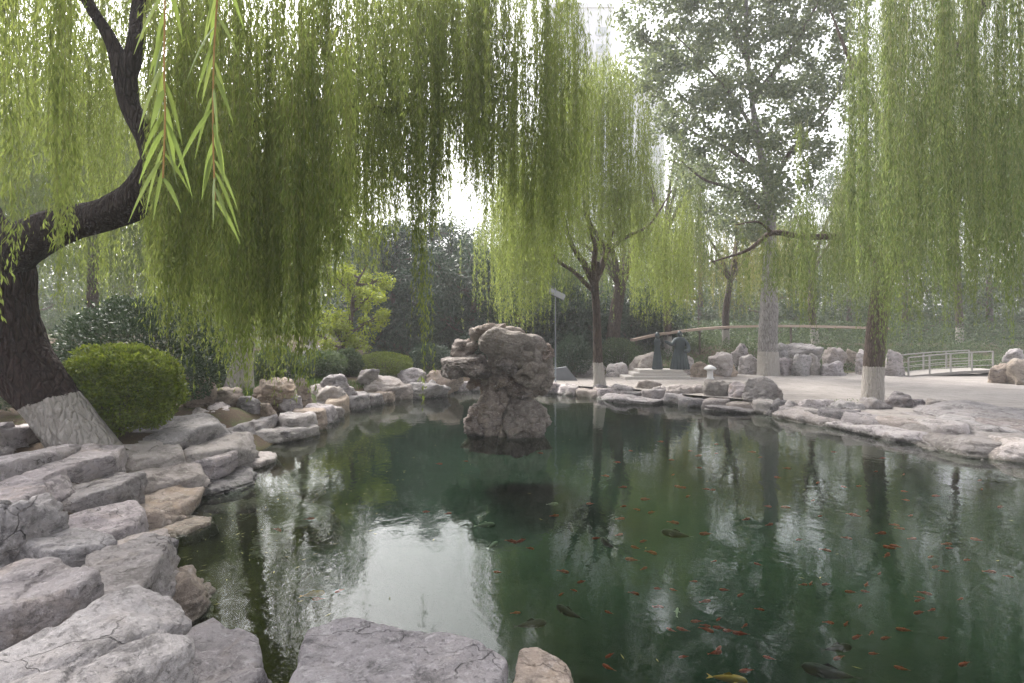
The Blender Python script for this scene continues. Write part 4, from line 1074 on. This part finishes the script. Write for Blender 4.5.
shrub(-90, 24, 366, 428, 10.6, 'dark leafy shrub half hidden behind the foot of the leaning willow', 'glossy', 'shrub', 9000, .07, .03, seed=77, lumpy=.35, shell=.25, bottom=0.)
# planting bed foliage (uncountable)
def ground_cover(name, n, xr, yr, label, matk, hgt, cond=None, blade=True, w=.02, ll=.12):
    r = np.random.default_rng(len(name) + n)
    X = r.uniform(*xr, n); Y = r.uniform(*yr, n)
    k = np.ones(n, bool) if cond is None else cond(X, Y)
    X, Y = X[k], Y[k]; Z = ground_z(X, Y); m = len(X)
    B = np.stack([X, Y, Z], -1)
    d = unit(np.stack([r.normal(0, .35, m), r.normal(0, .35, m), np.ones(m)], -1)) if blade else unit(r.normal(size=(m, 3)) + (0, 0, .6))
    if not blade: B[:, 2] += r.uniform(0, 1, m) ** 1.5 * hgt
    s = unit(np.cross(d, r.normal(size=(m, 3))))
    a = Acc(); kites(a, B, d, s, (hgt if blade else ll) * r.uniform(.5, 1.2, m), w)
    return tag(a.build(name, M[matk]), label, 'plants', kind='stuff')
nmask = lambda X, Y: pnoise(np.stack([X * .6, Y * .6, X * 0], -1)) > -.1
ground_cover('bed_foliage', 60000, (2, 34), (28.4, 37), 'low green ground cover in the planting bed behind the rocks', 'broad', .5, nmask, False, .06)
ground_cover('bank_grass', 26000, (-9.5, -3.2), (14.5, 24), 'green grass tufts on the back of the left bank', 'grass', .22, lambda X, Y: (pond_sd(X, Y) > 1.0) & nmask(X, Y), True, .016)
ground_cover('far_foliage', 60000, (-34, 40), (35.5, 47), 'dense low greenery far behind the garden', 'broad', 1.6, None, False, .12)
ground_cover('distant_wood', 90000, (-75, 80), (58, 74), 'pale grey-green distant wood closing the view in the haze', 'broad', 9., lambda X, Y: fbm(np.stack([X * .07, Y * .07, X * 0], -1), 2) > -.35, False, .35, .6)
gc = P(858, 402, 16.6); gd = P(600, 387, 21.6)
ground_cover('tree_pit_grass', 9000, (0, 13), (15, 23), 'short bright grass around the whitewashed feet of the bank willows', 'grass', .07, lambda X, Y: (np.hypot((X - 11.0) / 1.5, (Y - 17.2) / .8) < 1) | (np.hypot((X - 3.4) / 1.3, (Y - 21.9) / .5) < 1), True, .02)

# ------------------------------------------------------------------ small built things
def box(acc, c, s, rz=0, mat=0, rx=0, ry=0, bev=.0):
    bm = bmesh.new(); bmesh.ops.create_cube(bm, size=1)
    for v in bm.verts: v.co = Vector((v.co.x * s[0], v.co.y * s[1], v.co.z * s[2]))
    if bev: bmesh.ops.bevel(bm, geom=bm.edges[:], offset=bev, segments=2, affect='EDGES')
    bm.verts.ensure_lookup_table(); bmesh.ops.triangulate(bm, faces=bm.faces[:])
    V = np.array([v.co[:] for v in bm.verts]); T = [[v.index for v in f.verts] for f in bm.faces]; bm.free()
    acc.add(rot(V, rz, rx, ry) + np.array(c), T=T, mat=mat)
def lathe(acc, c, prof, n=24, sy=1., mat=0):
    prof = np.array(prof); m = len(prof); th = np.linspace(0, 2 * PI, n, endpoint=False)
    V = np.stack([np.outer(prof[:, 0], np.cos(th)), np.outer(prof[:, 0], np.sin(th)) * sy, np.repeat(prof[:, 1][:, None], n, 1)], -1).reshape(-1, 3) + np.array(c)
    i = np.arange(m * n).reshape(m, n); j = np.roll(i, -1, 1)
    acc.add(V, np.stack([i[:-1].ravel(), j[:-1].ravel(), j[1:].ravel(), i[1:].ravel()], -1), mat=mat, smooth=True)

# plinth with steps
c0 = P(660, 378, 25.3); zg = .31
o0 = np.array((c0[0], 25.9, zg))
pl = empty('stone_plinth', o0, 'low stepped stone plinth under the two bronze figures', 'plinth')
for nm, dx, dz, sx, sy, sz in (('step', -.15, .06, 2.9, 1.9, .14), ('step', 0., .20, 2.4, 1.5, .14), ('top_slab', .1, .34, 2.0, 1.2, .13)):
    a = Acc(); box(a, o0 + (dx, .1, dz), (sx, sy, sz), bev=.02); a.build(nm, M['stone_cut'], pl, origin=o0)

def figure(base, h, label, robe_w, arms, seed, head_tilt=0., lean=0., robe=True):
    """robed bronze figure: one continuous remeshed body"""
    a = Acc(); b = np.array(base); hw = robe_w / 2
    prof = [(0.001, 0), (hw, 0), (hw * .98, .06), (hw * .9, .2 * h), (hw * .72, .38 * h), (hw * .56, .52 * h), (hw * .55, .6 * h), (hw * .62, .70 * h), (hw * .66, .77 * h), (hw * .5, .825 * h), (.055 * h / 1.7, .85 * h), (.05 * h / 1.7, .87 * h), (0.001, .88 * h)]
    lathe(a, b, prof, 28, .62)
    hr = .068 * h
    lathe(a, b + (head_tilt, -.02, .925 * h), [(0.001, -hr * 1.25)] + [(hr * math.sin(t) , -hr * 1.25 * math.cos(t)) for t in np.linspace(.3, PI - .3, 9)] + [(.001, hr * 1.25)], 16, 1.1)
    lathe(a, b + (head_tilt, .03, .99 * h), [(0.001, -.05), (.045, -.03), (.05, .02), (.03, .06), (.001, .07)], 12)   # topknot
    lathe(a, b + (head_tilt, -.09, .91 * h), [(0.001, -.03), (.016, -.02), (.012, .03), (.001, .04)], 8)            # nose
    tube(a, [b + (0, 0, .84 * h), b + (head_tilt * .6, 0, .9 * h)], [.055, .05], 6, 10)
    for pts, rr in arms: tube(a, [b + np.array(q) * h for q in pts], [x * h for x in rr], 16, 10)
    # robe folds
    for k in range(9):
        az = PI + PI * (k + .5) / 9
        x, y = math.cos(az), math.sin(az)
        tube(a, [b + (x * hw * .55, y * hw * .36, .55 * h), b + (x * hw * .8, y * hw * .52, .28 * h), b + (x * hw * 1.0, y * hw * .64, .02)], [.012, .028, .04], 8, 6)
    o = a.build('statue', M['bronze'], None, origin=b)
    md = o.modifiers.new('r', 'REMESH'); md.mode = 'VOXEL'; md.voxel_size = .016; md.use_smooth_shade = True
    dg = bpy.context.evaluated_depsgraph_get(); me = bpy.data.meshes.new_from_object(o.evaluated_get(dg))
    o.modifiers.clear(); o.data = me
    return tag(o, label, 'statue', 'bronze figures on the plinth')
zt = zg + .41
figure((P(680, 368, 25.8)[0], 25.85, zt), 1.72, 'large bronze figure in a wide robe on the plinth', .86,
       [([(-.12, 0, .77), (-.22, -.06, .66), (-.34, -.1, .70), (-.42, -.1, .74)], [.055, .05, .045, .025]), ([(.12, 0, .77), (.2, -.06, .62), (.16, -.2, .5), (.05, -.24, .5)], [.055, .055, .06, .03]),
        ([(.22, -.05, .5), (.24, -.05, .25), (.2, -.05, .05)], [.05, .06, .04])], 1)
figure((P(657, 368, 25.8)[0], 25.75, zt), 1.66, 'slender bronze figure with raised arm left of the wide-robed one', .44,
       [([(.07, 0, .78), (.12, -.08, .72), (.10, -.12, .86), (.06, -.12, .98)], [.045, .04, .035, .02]), ([(-.07, 0, .78), (-.12, -.05, .62), (-.04, -.16, .55)], [.045, .045, .03])], 2)

# small stone lantern
b = np.array((P(707, 378, 25.6)[0], 25.2, .31))
ln_ = empty('stone_lantern', b, 'small mushroom-shaped pale stone lantern on the promenade', 'lantern')
a = Acc(); lathe(a, b, [(0.001, 0), (.17, 0), (.17, .05), (.13, .09), (.13, .36), (.16, .40), (.001, .41)], 20); a.build('post', M['stone_white'], ln_, origin=b)
a = Acc(); lathe(a, b, [(0.001, .41), (.20, .42), (.27, .45), (.27, .49), (.20, .56), (.08, .63), (.001, .65)], 24); a.build('cap', M['stone_white'], ln_, origin=b)

# solar garden lamp behind the stack
b = np.array((P(556, 380, 23.6)[0], 23.9, .28))
lp = empty('solar_lamp', b, 'thin grey solar lamp pole behind the rock stack', 'street lamp')
ztop = P(0, 288, 23.9)[2]
a = Acc(); lathe(a, b, [(0.001, 0), (.10, 0), (.10, .04), (.03, .06), (.028, 1.5), (.022, ztop - .28), (.001, ztop - .27)], 12); a.build('pole', M['metal_lamp'], lp, origin=b)
a = Acc(); box(a, (b[0] + .05, b[1], ztop + .05 - .3), (.75, .5, .04), rx=.6, ry=.45, bev=.008); a.build('solar_panel', M['slab_dark'], lp, origin=b)
a = Acc(); tube(a, [(b[0], b[1], ztop - .1), (b[0] - .5, b[1] - .1, ztop + .35), (b[0] - 1.0, b[1] - .2, ztop + .4)], [.02, .02, .018], 12, 8); a.build('arm', M['metal_lamp'], lp, origin=b)
a = Acc(); box(a, (b[0] - 1.05, b[1] - .2, ztop + .38), (.5, .2, .07), bev=.02); a.build('lamp_head', M['stone_white'], lp, origin=b)
# dark slate wedge by the lamp
b = np.array((P(564, 377, 24.6)[0], 24.8, .28))
a = Acc()
V = [(-.5, -.3, 0), (.62, -.3, 0), (.62, .3, 0), (-.5, .3, 0), (-.42, -.2, .55), (.12, -.2, .62), (.12, .2, .62), (-.42, .2, .55)]
a.add(np.array(V) + b, Q=[(0, 3, 2, 1), (0, 1, 5, 4), (1, 2, 6, 5), (2, 3, 7, 6), (3, 0, 4, 7), (4, 5, 6, 7)])
o = a.build('slate_marker', M['slab_dark'], None, origin=b); tag(o, 'dark slate wedge stone standing beside the lamp pole', 'marker stone')

# ramp with railings at the right
def rail_pt(px, py, d): return P(px, py, d)
b = np.array((P(912, 376, 26.8)[0], 26.9, .31))
rp_ = empty('footbridge', b, 'small sloping footbridge ramp with grey metal railings at the right', 'footbridge')
xa, xb = b[0] - .1, b[0] + 3.9
def deck_z(x): return .33 + .30 * np.clip((x - xa) / (xb - xa), 0, 1) + .04 * math.sin(PI * min(1, max(0, (x - xa) / (xb - xa))))
a = Acc()
n = 16; X = np.linspace(xa, xb, n)
for i in range(n - 1):
    x0_, x1_ = X[i], X[i + 1]; z0_, z1_ = deck_z(x0_), deck_z(x1_)
    V = [(x0_, 26.85, z0_ - .13), (x1_, 26.85, z1_ - .13), (x1_, 28.35, z1_ - .13), (x0_, 28.35, z0_ - .13), (x0_, 26.85, z0_), (x1_, 26.85, z1_), (x1_, 28.35, z1_), (x0_, 28.35, z0_)]
    a.add(V, Q=[(0, 1, 5, 4), (3, 7, 6, 2), (4, 5, 6, 7), (0, 3, 2, 1)] + ([(0, 4, 7, 3)] if i == 0 else []) + ([(1, 2, 6, 5)] if i == n - 2 else []))
a.build('deck', M['deck_stone'], rp_, origin=b)
for yy, px_off in ((26.9, 0.), (28.3, -.55)):
    rl = Acc(); hh = .86
    pts = [np.array((x, yy, deck_z(x) + hh)) for x in np.linspace(xa + px_off, xb, 9)]
    tube(rl, pts, [.028] * 9, 20, 8)
    for k in (.25, .55): tube(rl, [q - (0, 0, hh * (1 - k)) for q in pts], [.016] * 9, 20, 6)
    ro = rl.build('railing', M['metal_rail'], rp_, origin=b)
    for x in np.linspace(xa + px_off, xb, 5):
        pa = Acc(); box(pa, (x, yy, deck_z(x) + hh / 2 - .03), (.06, .06, hh + .04), bev=.008); po = pa.build('post', M['metal_rail'], ro, origin=b)
for k, (dx, dz) in enumerate(((4.2, .12), (4.5, .0), (4.75, -.12))):
    a = Acc(); box(a, (b[0] + dx, 27.5, .42 + dz), (.5, 1.5, .13), bev=.01); a.build('step', M['deck_stone'], rp_, origin=b)

# long curved wooden bridge in the distance
bb = np.array((P(748, 327, 33)[0], 33., 1.2))
br = empty('arched_bridge', bb, 'long thin curved brown bridge line behind the planting bed', 'bridge')
a = Acc()
pp = [P(632, 339, 33), P(660, 333, 33), P(700, 328, 33.), P(740, 325.5, 33), P(790, 325, 33.2), P(840, 326, 33.4), P(884, 327.5, 33.6)]
C = catmull(pp, 60)
for i in range(59):
    (x0_, y0_, z0_), (x1_, y1_, z1_) = C[i], C[i + 1]
    V = [(x0_, y0_ - .5, z0_ - .13), (x1_, y1_ - .5, z1_ - .13), (x1_, y1_ + .5, z1_ - .13), (x0_, y0_ + .5, z0_ - .13), (x0_, y0_ - .5, z0_), (x1_, y1_ - .5, z1_), (x1_, y1_ + .5, z1_), (x0_, y0_ + .5, z0_)]
    a.add(V, Q=[(0, 1, 5, 4), (3, 7, 6, 2), (4, 5, 6, 7), (0, 3, 2, 1)])
a.build('deck', M['wood'], br, origin=bb)
for i in (2, 20, 40, 57):
    a = Acc(); x, y, z = C[i]; g = gz(x, y); box(a, (x, y + .3, (z - .13 + g - .4) / 2), (.09, .12, max(.1, z - .13 - g + .4)), bev=.01); a.build('post', M['twig'], br, origin=bb)

# residential towers, much of their haze fade put into pale wall and window colours
def tower(px0, px1, pytop, d, label, floors):
    w = (px1 - px0) / F * d; x = ((px0 + px1) / 2 - HX) / F * d; H = P(0, pytop, d)[2] - 1
    b = np.array((x, d + 6, 1.0))
    t = empty('apartment_tower', b, label, 'building', 'pale residential towers in the haze')
    a = Acc(); box(a, b + (0, 0, H / 2), (w, 12, H)); a.build('wall', M['tower'], t, origin=b)
    a = Acc(); box(a, b + (0, 0, H + .4), (w + .6, 12.6, .8)); box(a, b + (w * .1, 0, H + 1.8), (w * .35, 5, 2.6)); a.build('roof', M['tower'], t, origin=b)
    nc = max(3, int(w / 3.2))
    win = []
    for f in range(floors):
        for c_ in range(nc):
            a = Acc(); z = 3 + (H - 5) * (f + .5) / floors; xx_ = x - w / 2 + w * (c_ + .5) / nc
            box(a, (xx_, d - .05, z), (w / nc * .5, .14, (H - 5) / floors * .5)); a.build('window', M['hazed_tower_glass'], t, origin=b)
tower(548, 612, 8, 112, 'pale apartment tower fading in the haze above the forked willow', 18)
tower(622, 664, 92, 120, 'shorter faint apartment block right of the tall hazy tower', 12)

# ------------------------------------------------------------------ fish
def fish_mesh(name, mat, L_=.18):
    a = Acc(); n = 18; s = np.linspace(0, 1, n)
    hw = .105 * np.sin(np.clip(s, .02, 1) ** .6 * PI) ** .8 + .012; hw[-1] = .018; hw[0] = .02
    hh = hw * 1.25
    cy = .05 * np.sin(s * PI * 1.4) * s
    th = np.linspace(0, 2 * PI, 10, endpoint=False)
    V = np.stack([np.repeat((.5 - s)[:, None], 10, 1), cy[:, None] + np.outer(hw, np.cos(th)), np.outer(hh, np.sin(th))], -1).reshape(-1, 3) * L_
    i = np.arange(n * 10).reshape(n, 10); j = np.roll(i, -1, 1)
    V[:, 1] *= .8
    a.add(V, np.stack([i[:-1].ravel(), i[1:].ravel(), j[1:].ravel(), j[:-1].ravel()], -1), smooth=True)
    e = cy[-1]
    def fin(pts, th_=.004):
        p_ = np.array(pts) * L_; o_ = np.array([0, 0, th_ * L_]); m = len(p_)
        a.add(np.vstack([p_ + o_, p_ - o_]), T=[(0, k, k + 1) for k in range(1, m - 1)] + [(m, m + k + 1, m + k) for k in range(1, m - 1)])
    fin([(-.47, e, 0), (-.68, e + .10, .03), (-.60, e + .02, 0), (-.70, e - .09, -.03)])
    fin([(.22, .08, -.02), (.10, .22, -.03), (.05, .18, -.03), (.12, .09, -.02)])
    fin([(.22, -.08, -.02), (.10, -.22, -.03), (.05, -.18, -.03), (.12, -.09, -.02)])
    fin([(.12, 0, .12), (-.02, .01, .20), (-.2, cy[12], .12), (-.1, cy[10], .08)])
    o = a.build(name, mat)
    return o
def fmat(name, c1, c2):
    t = NT(name); tc = t.n('TexCoord').outputs['Object']
    t.pbsdf(t.mix(t.maprange(t.noise(tc, 14, 2), .4, .6), c1, c2), .4); return t.m
FM = {'orange': fmat('orange_fish_skin', (.44, .045, .014), (.50, .085, .02)), 'white': fmat('white_fish_skin', (.5, .55, .42), (.42, .48, .34)), 'dark': fmat('dark_carp_skin', (.003, .005, .004), (.009, .012, .010)), 'yellow': fmat('yellow_fish_skin', (.5, .26, .03), (.5, .33, .06))}
used = {}
def fish(px, py, col, L_, ang, label, group, dep=.07):
    z = -dep; D = (CAMZ - z) * F / (py - HY); x = (px - HX) / F * D
    if col not in used: o = fish_mesh('fish', FM[col]); used[col] = o
    else: o = used[col].copy(); COL.objects.link(o)
    o.location = (x, D, z); o.rotation_euler = (0, 0, ang); k = L_ / .18; o.scale = (k, k, k)
    tag(o, label, 'fish', group)
of = [(690,449),(716,443),(753,452),(697,457),(671,460),(675,473),(636,510),(651,511),(646,568),(633,558),(645,541),(634,546),(652,551),(655,607),(660,608),(698,622),(706,626),(718,627),(728,629),(741,633),(720,618),(706,629),(716,654),(682,655),
      (716,651),(740,594),(803,583),(812,584),(824,585),(850,591),(868,586),(866,593),(828,624),(845,623),(861,605),(873,631),(838,656),(900,668),(905,631),(921,598),(925,594),(946,545),(936,566),(951,548),(852,513),(866,510),(849,539),(895,523),(900,528),
      (912,540),(888,556),(930,558),(977,540),(969,560),(843,487),(860,485),(895,547),(660,441),(630,449),(540,455),(515,442),(450,512),(425,511),(511,540),(523,542),(530,547),(497,572),(465,463),(438,462),(565,572),(517,612),(560,593),(583,581),(575,590),
      (310,520),(280,530),(317,600),(340,590),(618,462),(786,470),(812,500),(770,505),(745,520),(800,540),(880,575),(960,600),(945,640),(760,610),(675,590),(620,520),(598,540),(588,505),(555,515),(980,480),(1002,505),(1010,575),(905,490),(878,470),(835,450)]
rf = random.Random(4)
of += [(rf.gauss(*rf.choice([(720, 28), (850, 45), (930, 40), (640, 40), (700, 25), (880, 30)])), rf.uniform(440, 670)) for _ in range(55)]
of = [q for q in of if q[0] < 1015]
for k, (px, py) in enumerate(of):
    fish(px + rf.uniform(-2, 2), py + rf.uniform(-2, 2), 'orange', rf.uniform(.085, .15) * (1 if py < 560 else .8), rf.uniform(-.8, .8) + rf.choice([0, PI]), 'small orange fish swimming just under the green water', 'small orange fish in the pond', rf.uniform(.06, .2))
fish(486, 525, 'white', .24, .15, 'white fish swimming in front of the rock stack', 'pale fish in the pond', .04)
fish(493, 545, 'white', .2, 1., 'smaller white fish nearest the bright sky reflection', 'pale fish in the pond', .04)
fish(553, 504, 'white', .16, .1, 'tiny pale fish right of the stack reflection', 'pale fish in the pond', .05)
fish(677, 612, 'white', .14, 1.2, 'tiny pale fish beside the cluster of orange fish', 'pale fish in the pond', .05)
fish(730, 679, 'yellow', .24, -.3, 'yellow fish at the bottom edge of the water', 'pale fish in the pond', .05)
fish(314, 594, 'yellow', .2, .3, 'yellow-orange fish in the left part of the pond above the smooth boulder', 'pale fish in the pond', .05)
dk = [(827, 672, .34, 2.7, 'largest black carp at the bottom edge of the water'), (568, 612, .28, 2.3, 'dark carp gliding right of the sky reflection'), (838, 648, .24, .1, 'dark carp just above the largest black carp'), (607, 543, .3, 1.9, 'dark carp below the stack reflection'),
      (675, 534, .34, 2.6, 'slim dark carp in the middle of the right half of the water'), (532, 624, .26, .2, 'dark carp left of the gliding one'), (571, 528, .3, 1.6, 'dark carp right of the white fish'), (306, 575, .3, 1.5, 'dark carp in the left shallows')]
for px, py, L_, an, lb in dk: fish(px, py, 'dark', L_, an, lb, 'dark carp in the pond', .06)

# ------------------------------------------------------------------ fallen leaves
r = np.random.default_rng(9)
n = 420
X = r.uniform(-9, -1.5, n); Y = r.uniform(3, 15, n); sd = pond_sd(X, Y); k = sd > .3
X, Y = X[k], Y[k]; Z = ground_z(X, Y) + .02
a = Acc(); m = len(X); az = r.uniform(0, 2 * PI, m)
d = np.stack([np.cos(az), np.sin(az), r.uniform(-.1, .2, m)], -1); s = unit(np.cross(d, np.array([0, 0, 1.]) + r.normal(0, .3, (m, 3))))
kites(a, np.stack([X, Y, Z], -1), d, s, r.uniform(.05, .1, m), .013)
tag(a.build('fallen_leaves', M['willow_yellow']), 'yellow fallen willow leaves on the soil of the left bank', 'leaves', kind='stuff')

n = 260
X = np.concatenate([r.normal(-3.6, .8, n), r.uniform(-5, 9, n // 2)]); Y = np.concatenate([r.uniform(4.6, 14, n), r.uniform(4, 20, n // 2)]); k = pond_sd(X, Y) < -.1
X, Y = X[k], Y[k]; m = len(X); az = r.uniform(0, 2 * PI, m); a = Acc()
d = np.stack([np.cos(az), np.sin(az), np.zeros(m)], -1); s = np.stack([-np.sin(az), np.cos(az), np.zeros(m)], -1)
kites(a, np.stack([X, Y, np.full(m, .005)], -1), d, s, r.uniform(.04, .09, m), .012)
tag(a.build('floating_leaves', M['willow_yellow']), 'tiny yellow willow leaves floating on the pond water', 'leaves', kind='stuff')

# ------------------------------------------------------------------ haze
a = Acc(); bz0, bz1 = -2.6, 74.
bm_s = (520, 520, bz1 - bz0)
box(a, (0, 0, (bz0 + bz1) / 2), bm_s)
hz = a.build('haze', bpy.data.materials.new('haze_air'), None)
hz['kind'] = 'stuff'; hz['label'] = 'thin pale haze in the air over the whole garden'; hz['category'] = 'haze'
hm = hz.data.materials[0]; hm.use_nodes = True; nt = hm.node_tree; nt.nodes.clear()
ho = nt.nodes.new('ShaderNodeOutputMaterial'); pv = nt.nodes.new('ShaderNodeVolumePrincipled')
pv.inputs['Color'].default_value = (.93, .93, .97, 1); pv.inputs['Density'].default_value = .0015; pv.inputs['Anisotropy'].default_value = .2
nt.links.new(pv.outputs[0], ho.inputs['Volume'])

# ------------------------------------------------------------------ light
SUN_EL, SUN_AZ = math.radians(48), math.radians(-35)    # high behind the far trees, a little left
w = bpy.data.worlds.new('World'); sc.world = w; w.use_nodes = True
wt = w.node_tree; wt.nodes.clear()
sk = wt.nodes.new('ShaderNodeTexSky'); sk.sky_type = 'NISHITA'; sk.sun_disc = False
sk.sun_elevation = SUN_EL; sk.sun_rotation = SUN_AZ; sk.dust_density = 6; sk.air_density = 1.; sk.ozone_density = 1.
hs = wt.nodes.new('ShaderNodeHueSaturation'); hs.inputs['Saturation'].default_value = .22
bgd = wt.nodes.new('ShaderNodeBackground'); bgd.inputs['Strength'].default_value = .13
wo = wt.nodes.new('ShaderNodeOutputWorld')
wt.links.new(sk.outputs[0], hs.inputs['Color']); wt.links.new(hs.outputs[0], bgd.inputs[0]); wt.links.new(bgd.outputs[0], wo.inputs[0])
sl = bpy.data.lights.new('sun', 'SUN'); sl.energy = 1.5; sl.angle = math.radians(14); sl.color = (1, .95, .87)
so = bpy.data.objects.new('sun', sl); COL.objects.link(so)
dirv = Vector((math.sin(SUN_AZ) * math.cos(SUN_EL), math.cos(SUN_AZ) * math.cos(SUN_EL), math.sin(SUN_EL)))
so.rotation_euler = dirv.to_track_quat('Z', 'Y').to_euler()

# ------------------------------------------------------------------ camera
cam = bpy.data.cameras.new('camera'); co = bpy.data.objects.new('camera', cam); COL.objects.link(co)
co.location = (0, 0, CAMZ); co.rotation_euler = (PI / 2, 0, 0)
cam.sensor_width = 36; cam.lens = 36 * F / 1024; cam.shift_y = -(341.5 - HY) / 1024; cam.clip_end = 1500; cam.clip_start = .05
sc.camera = co
sc.view_settings.view_transform = 'Standard'; sc.view_settings.look = 'None'; sc.view_settings.gamma = 1
sc.view_settings.exposure = 2.14
sc.render.engine = 'CYCLES'
cy_ = sc.cycles
cy_.use_denoising = True
try: cy_.denoiser = 'OPENIMAGEDENOISE'
except Exception: pass
cy_.max_bounces = 6; cy_.diffuse_bounces = 3; cy_.glossy_bounces = 3; cy_.transmission_bounces = 4; cy_.volume_bounces = 2; cy_.transparent_max_bounces = 6
cy_.use_adaptive_sampling = True; cy_.adaptive_threshold = .02
cy_.sample_clamp_indirect = 5
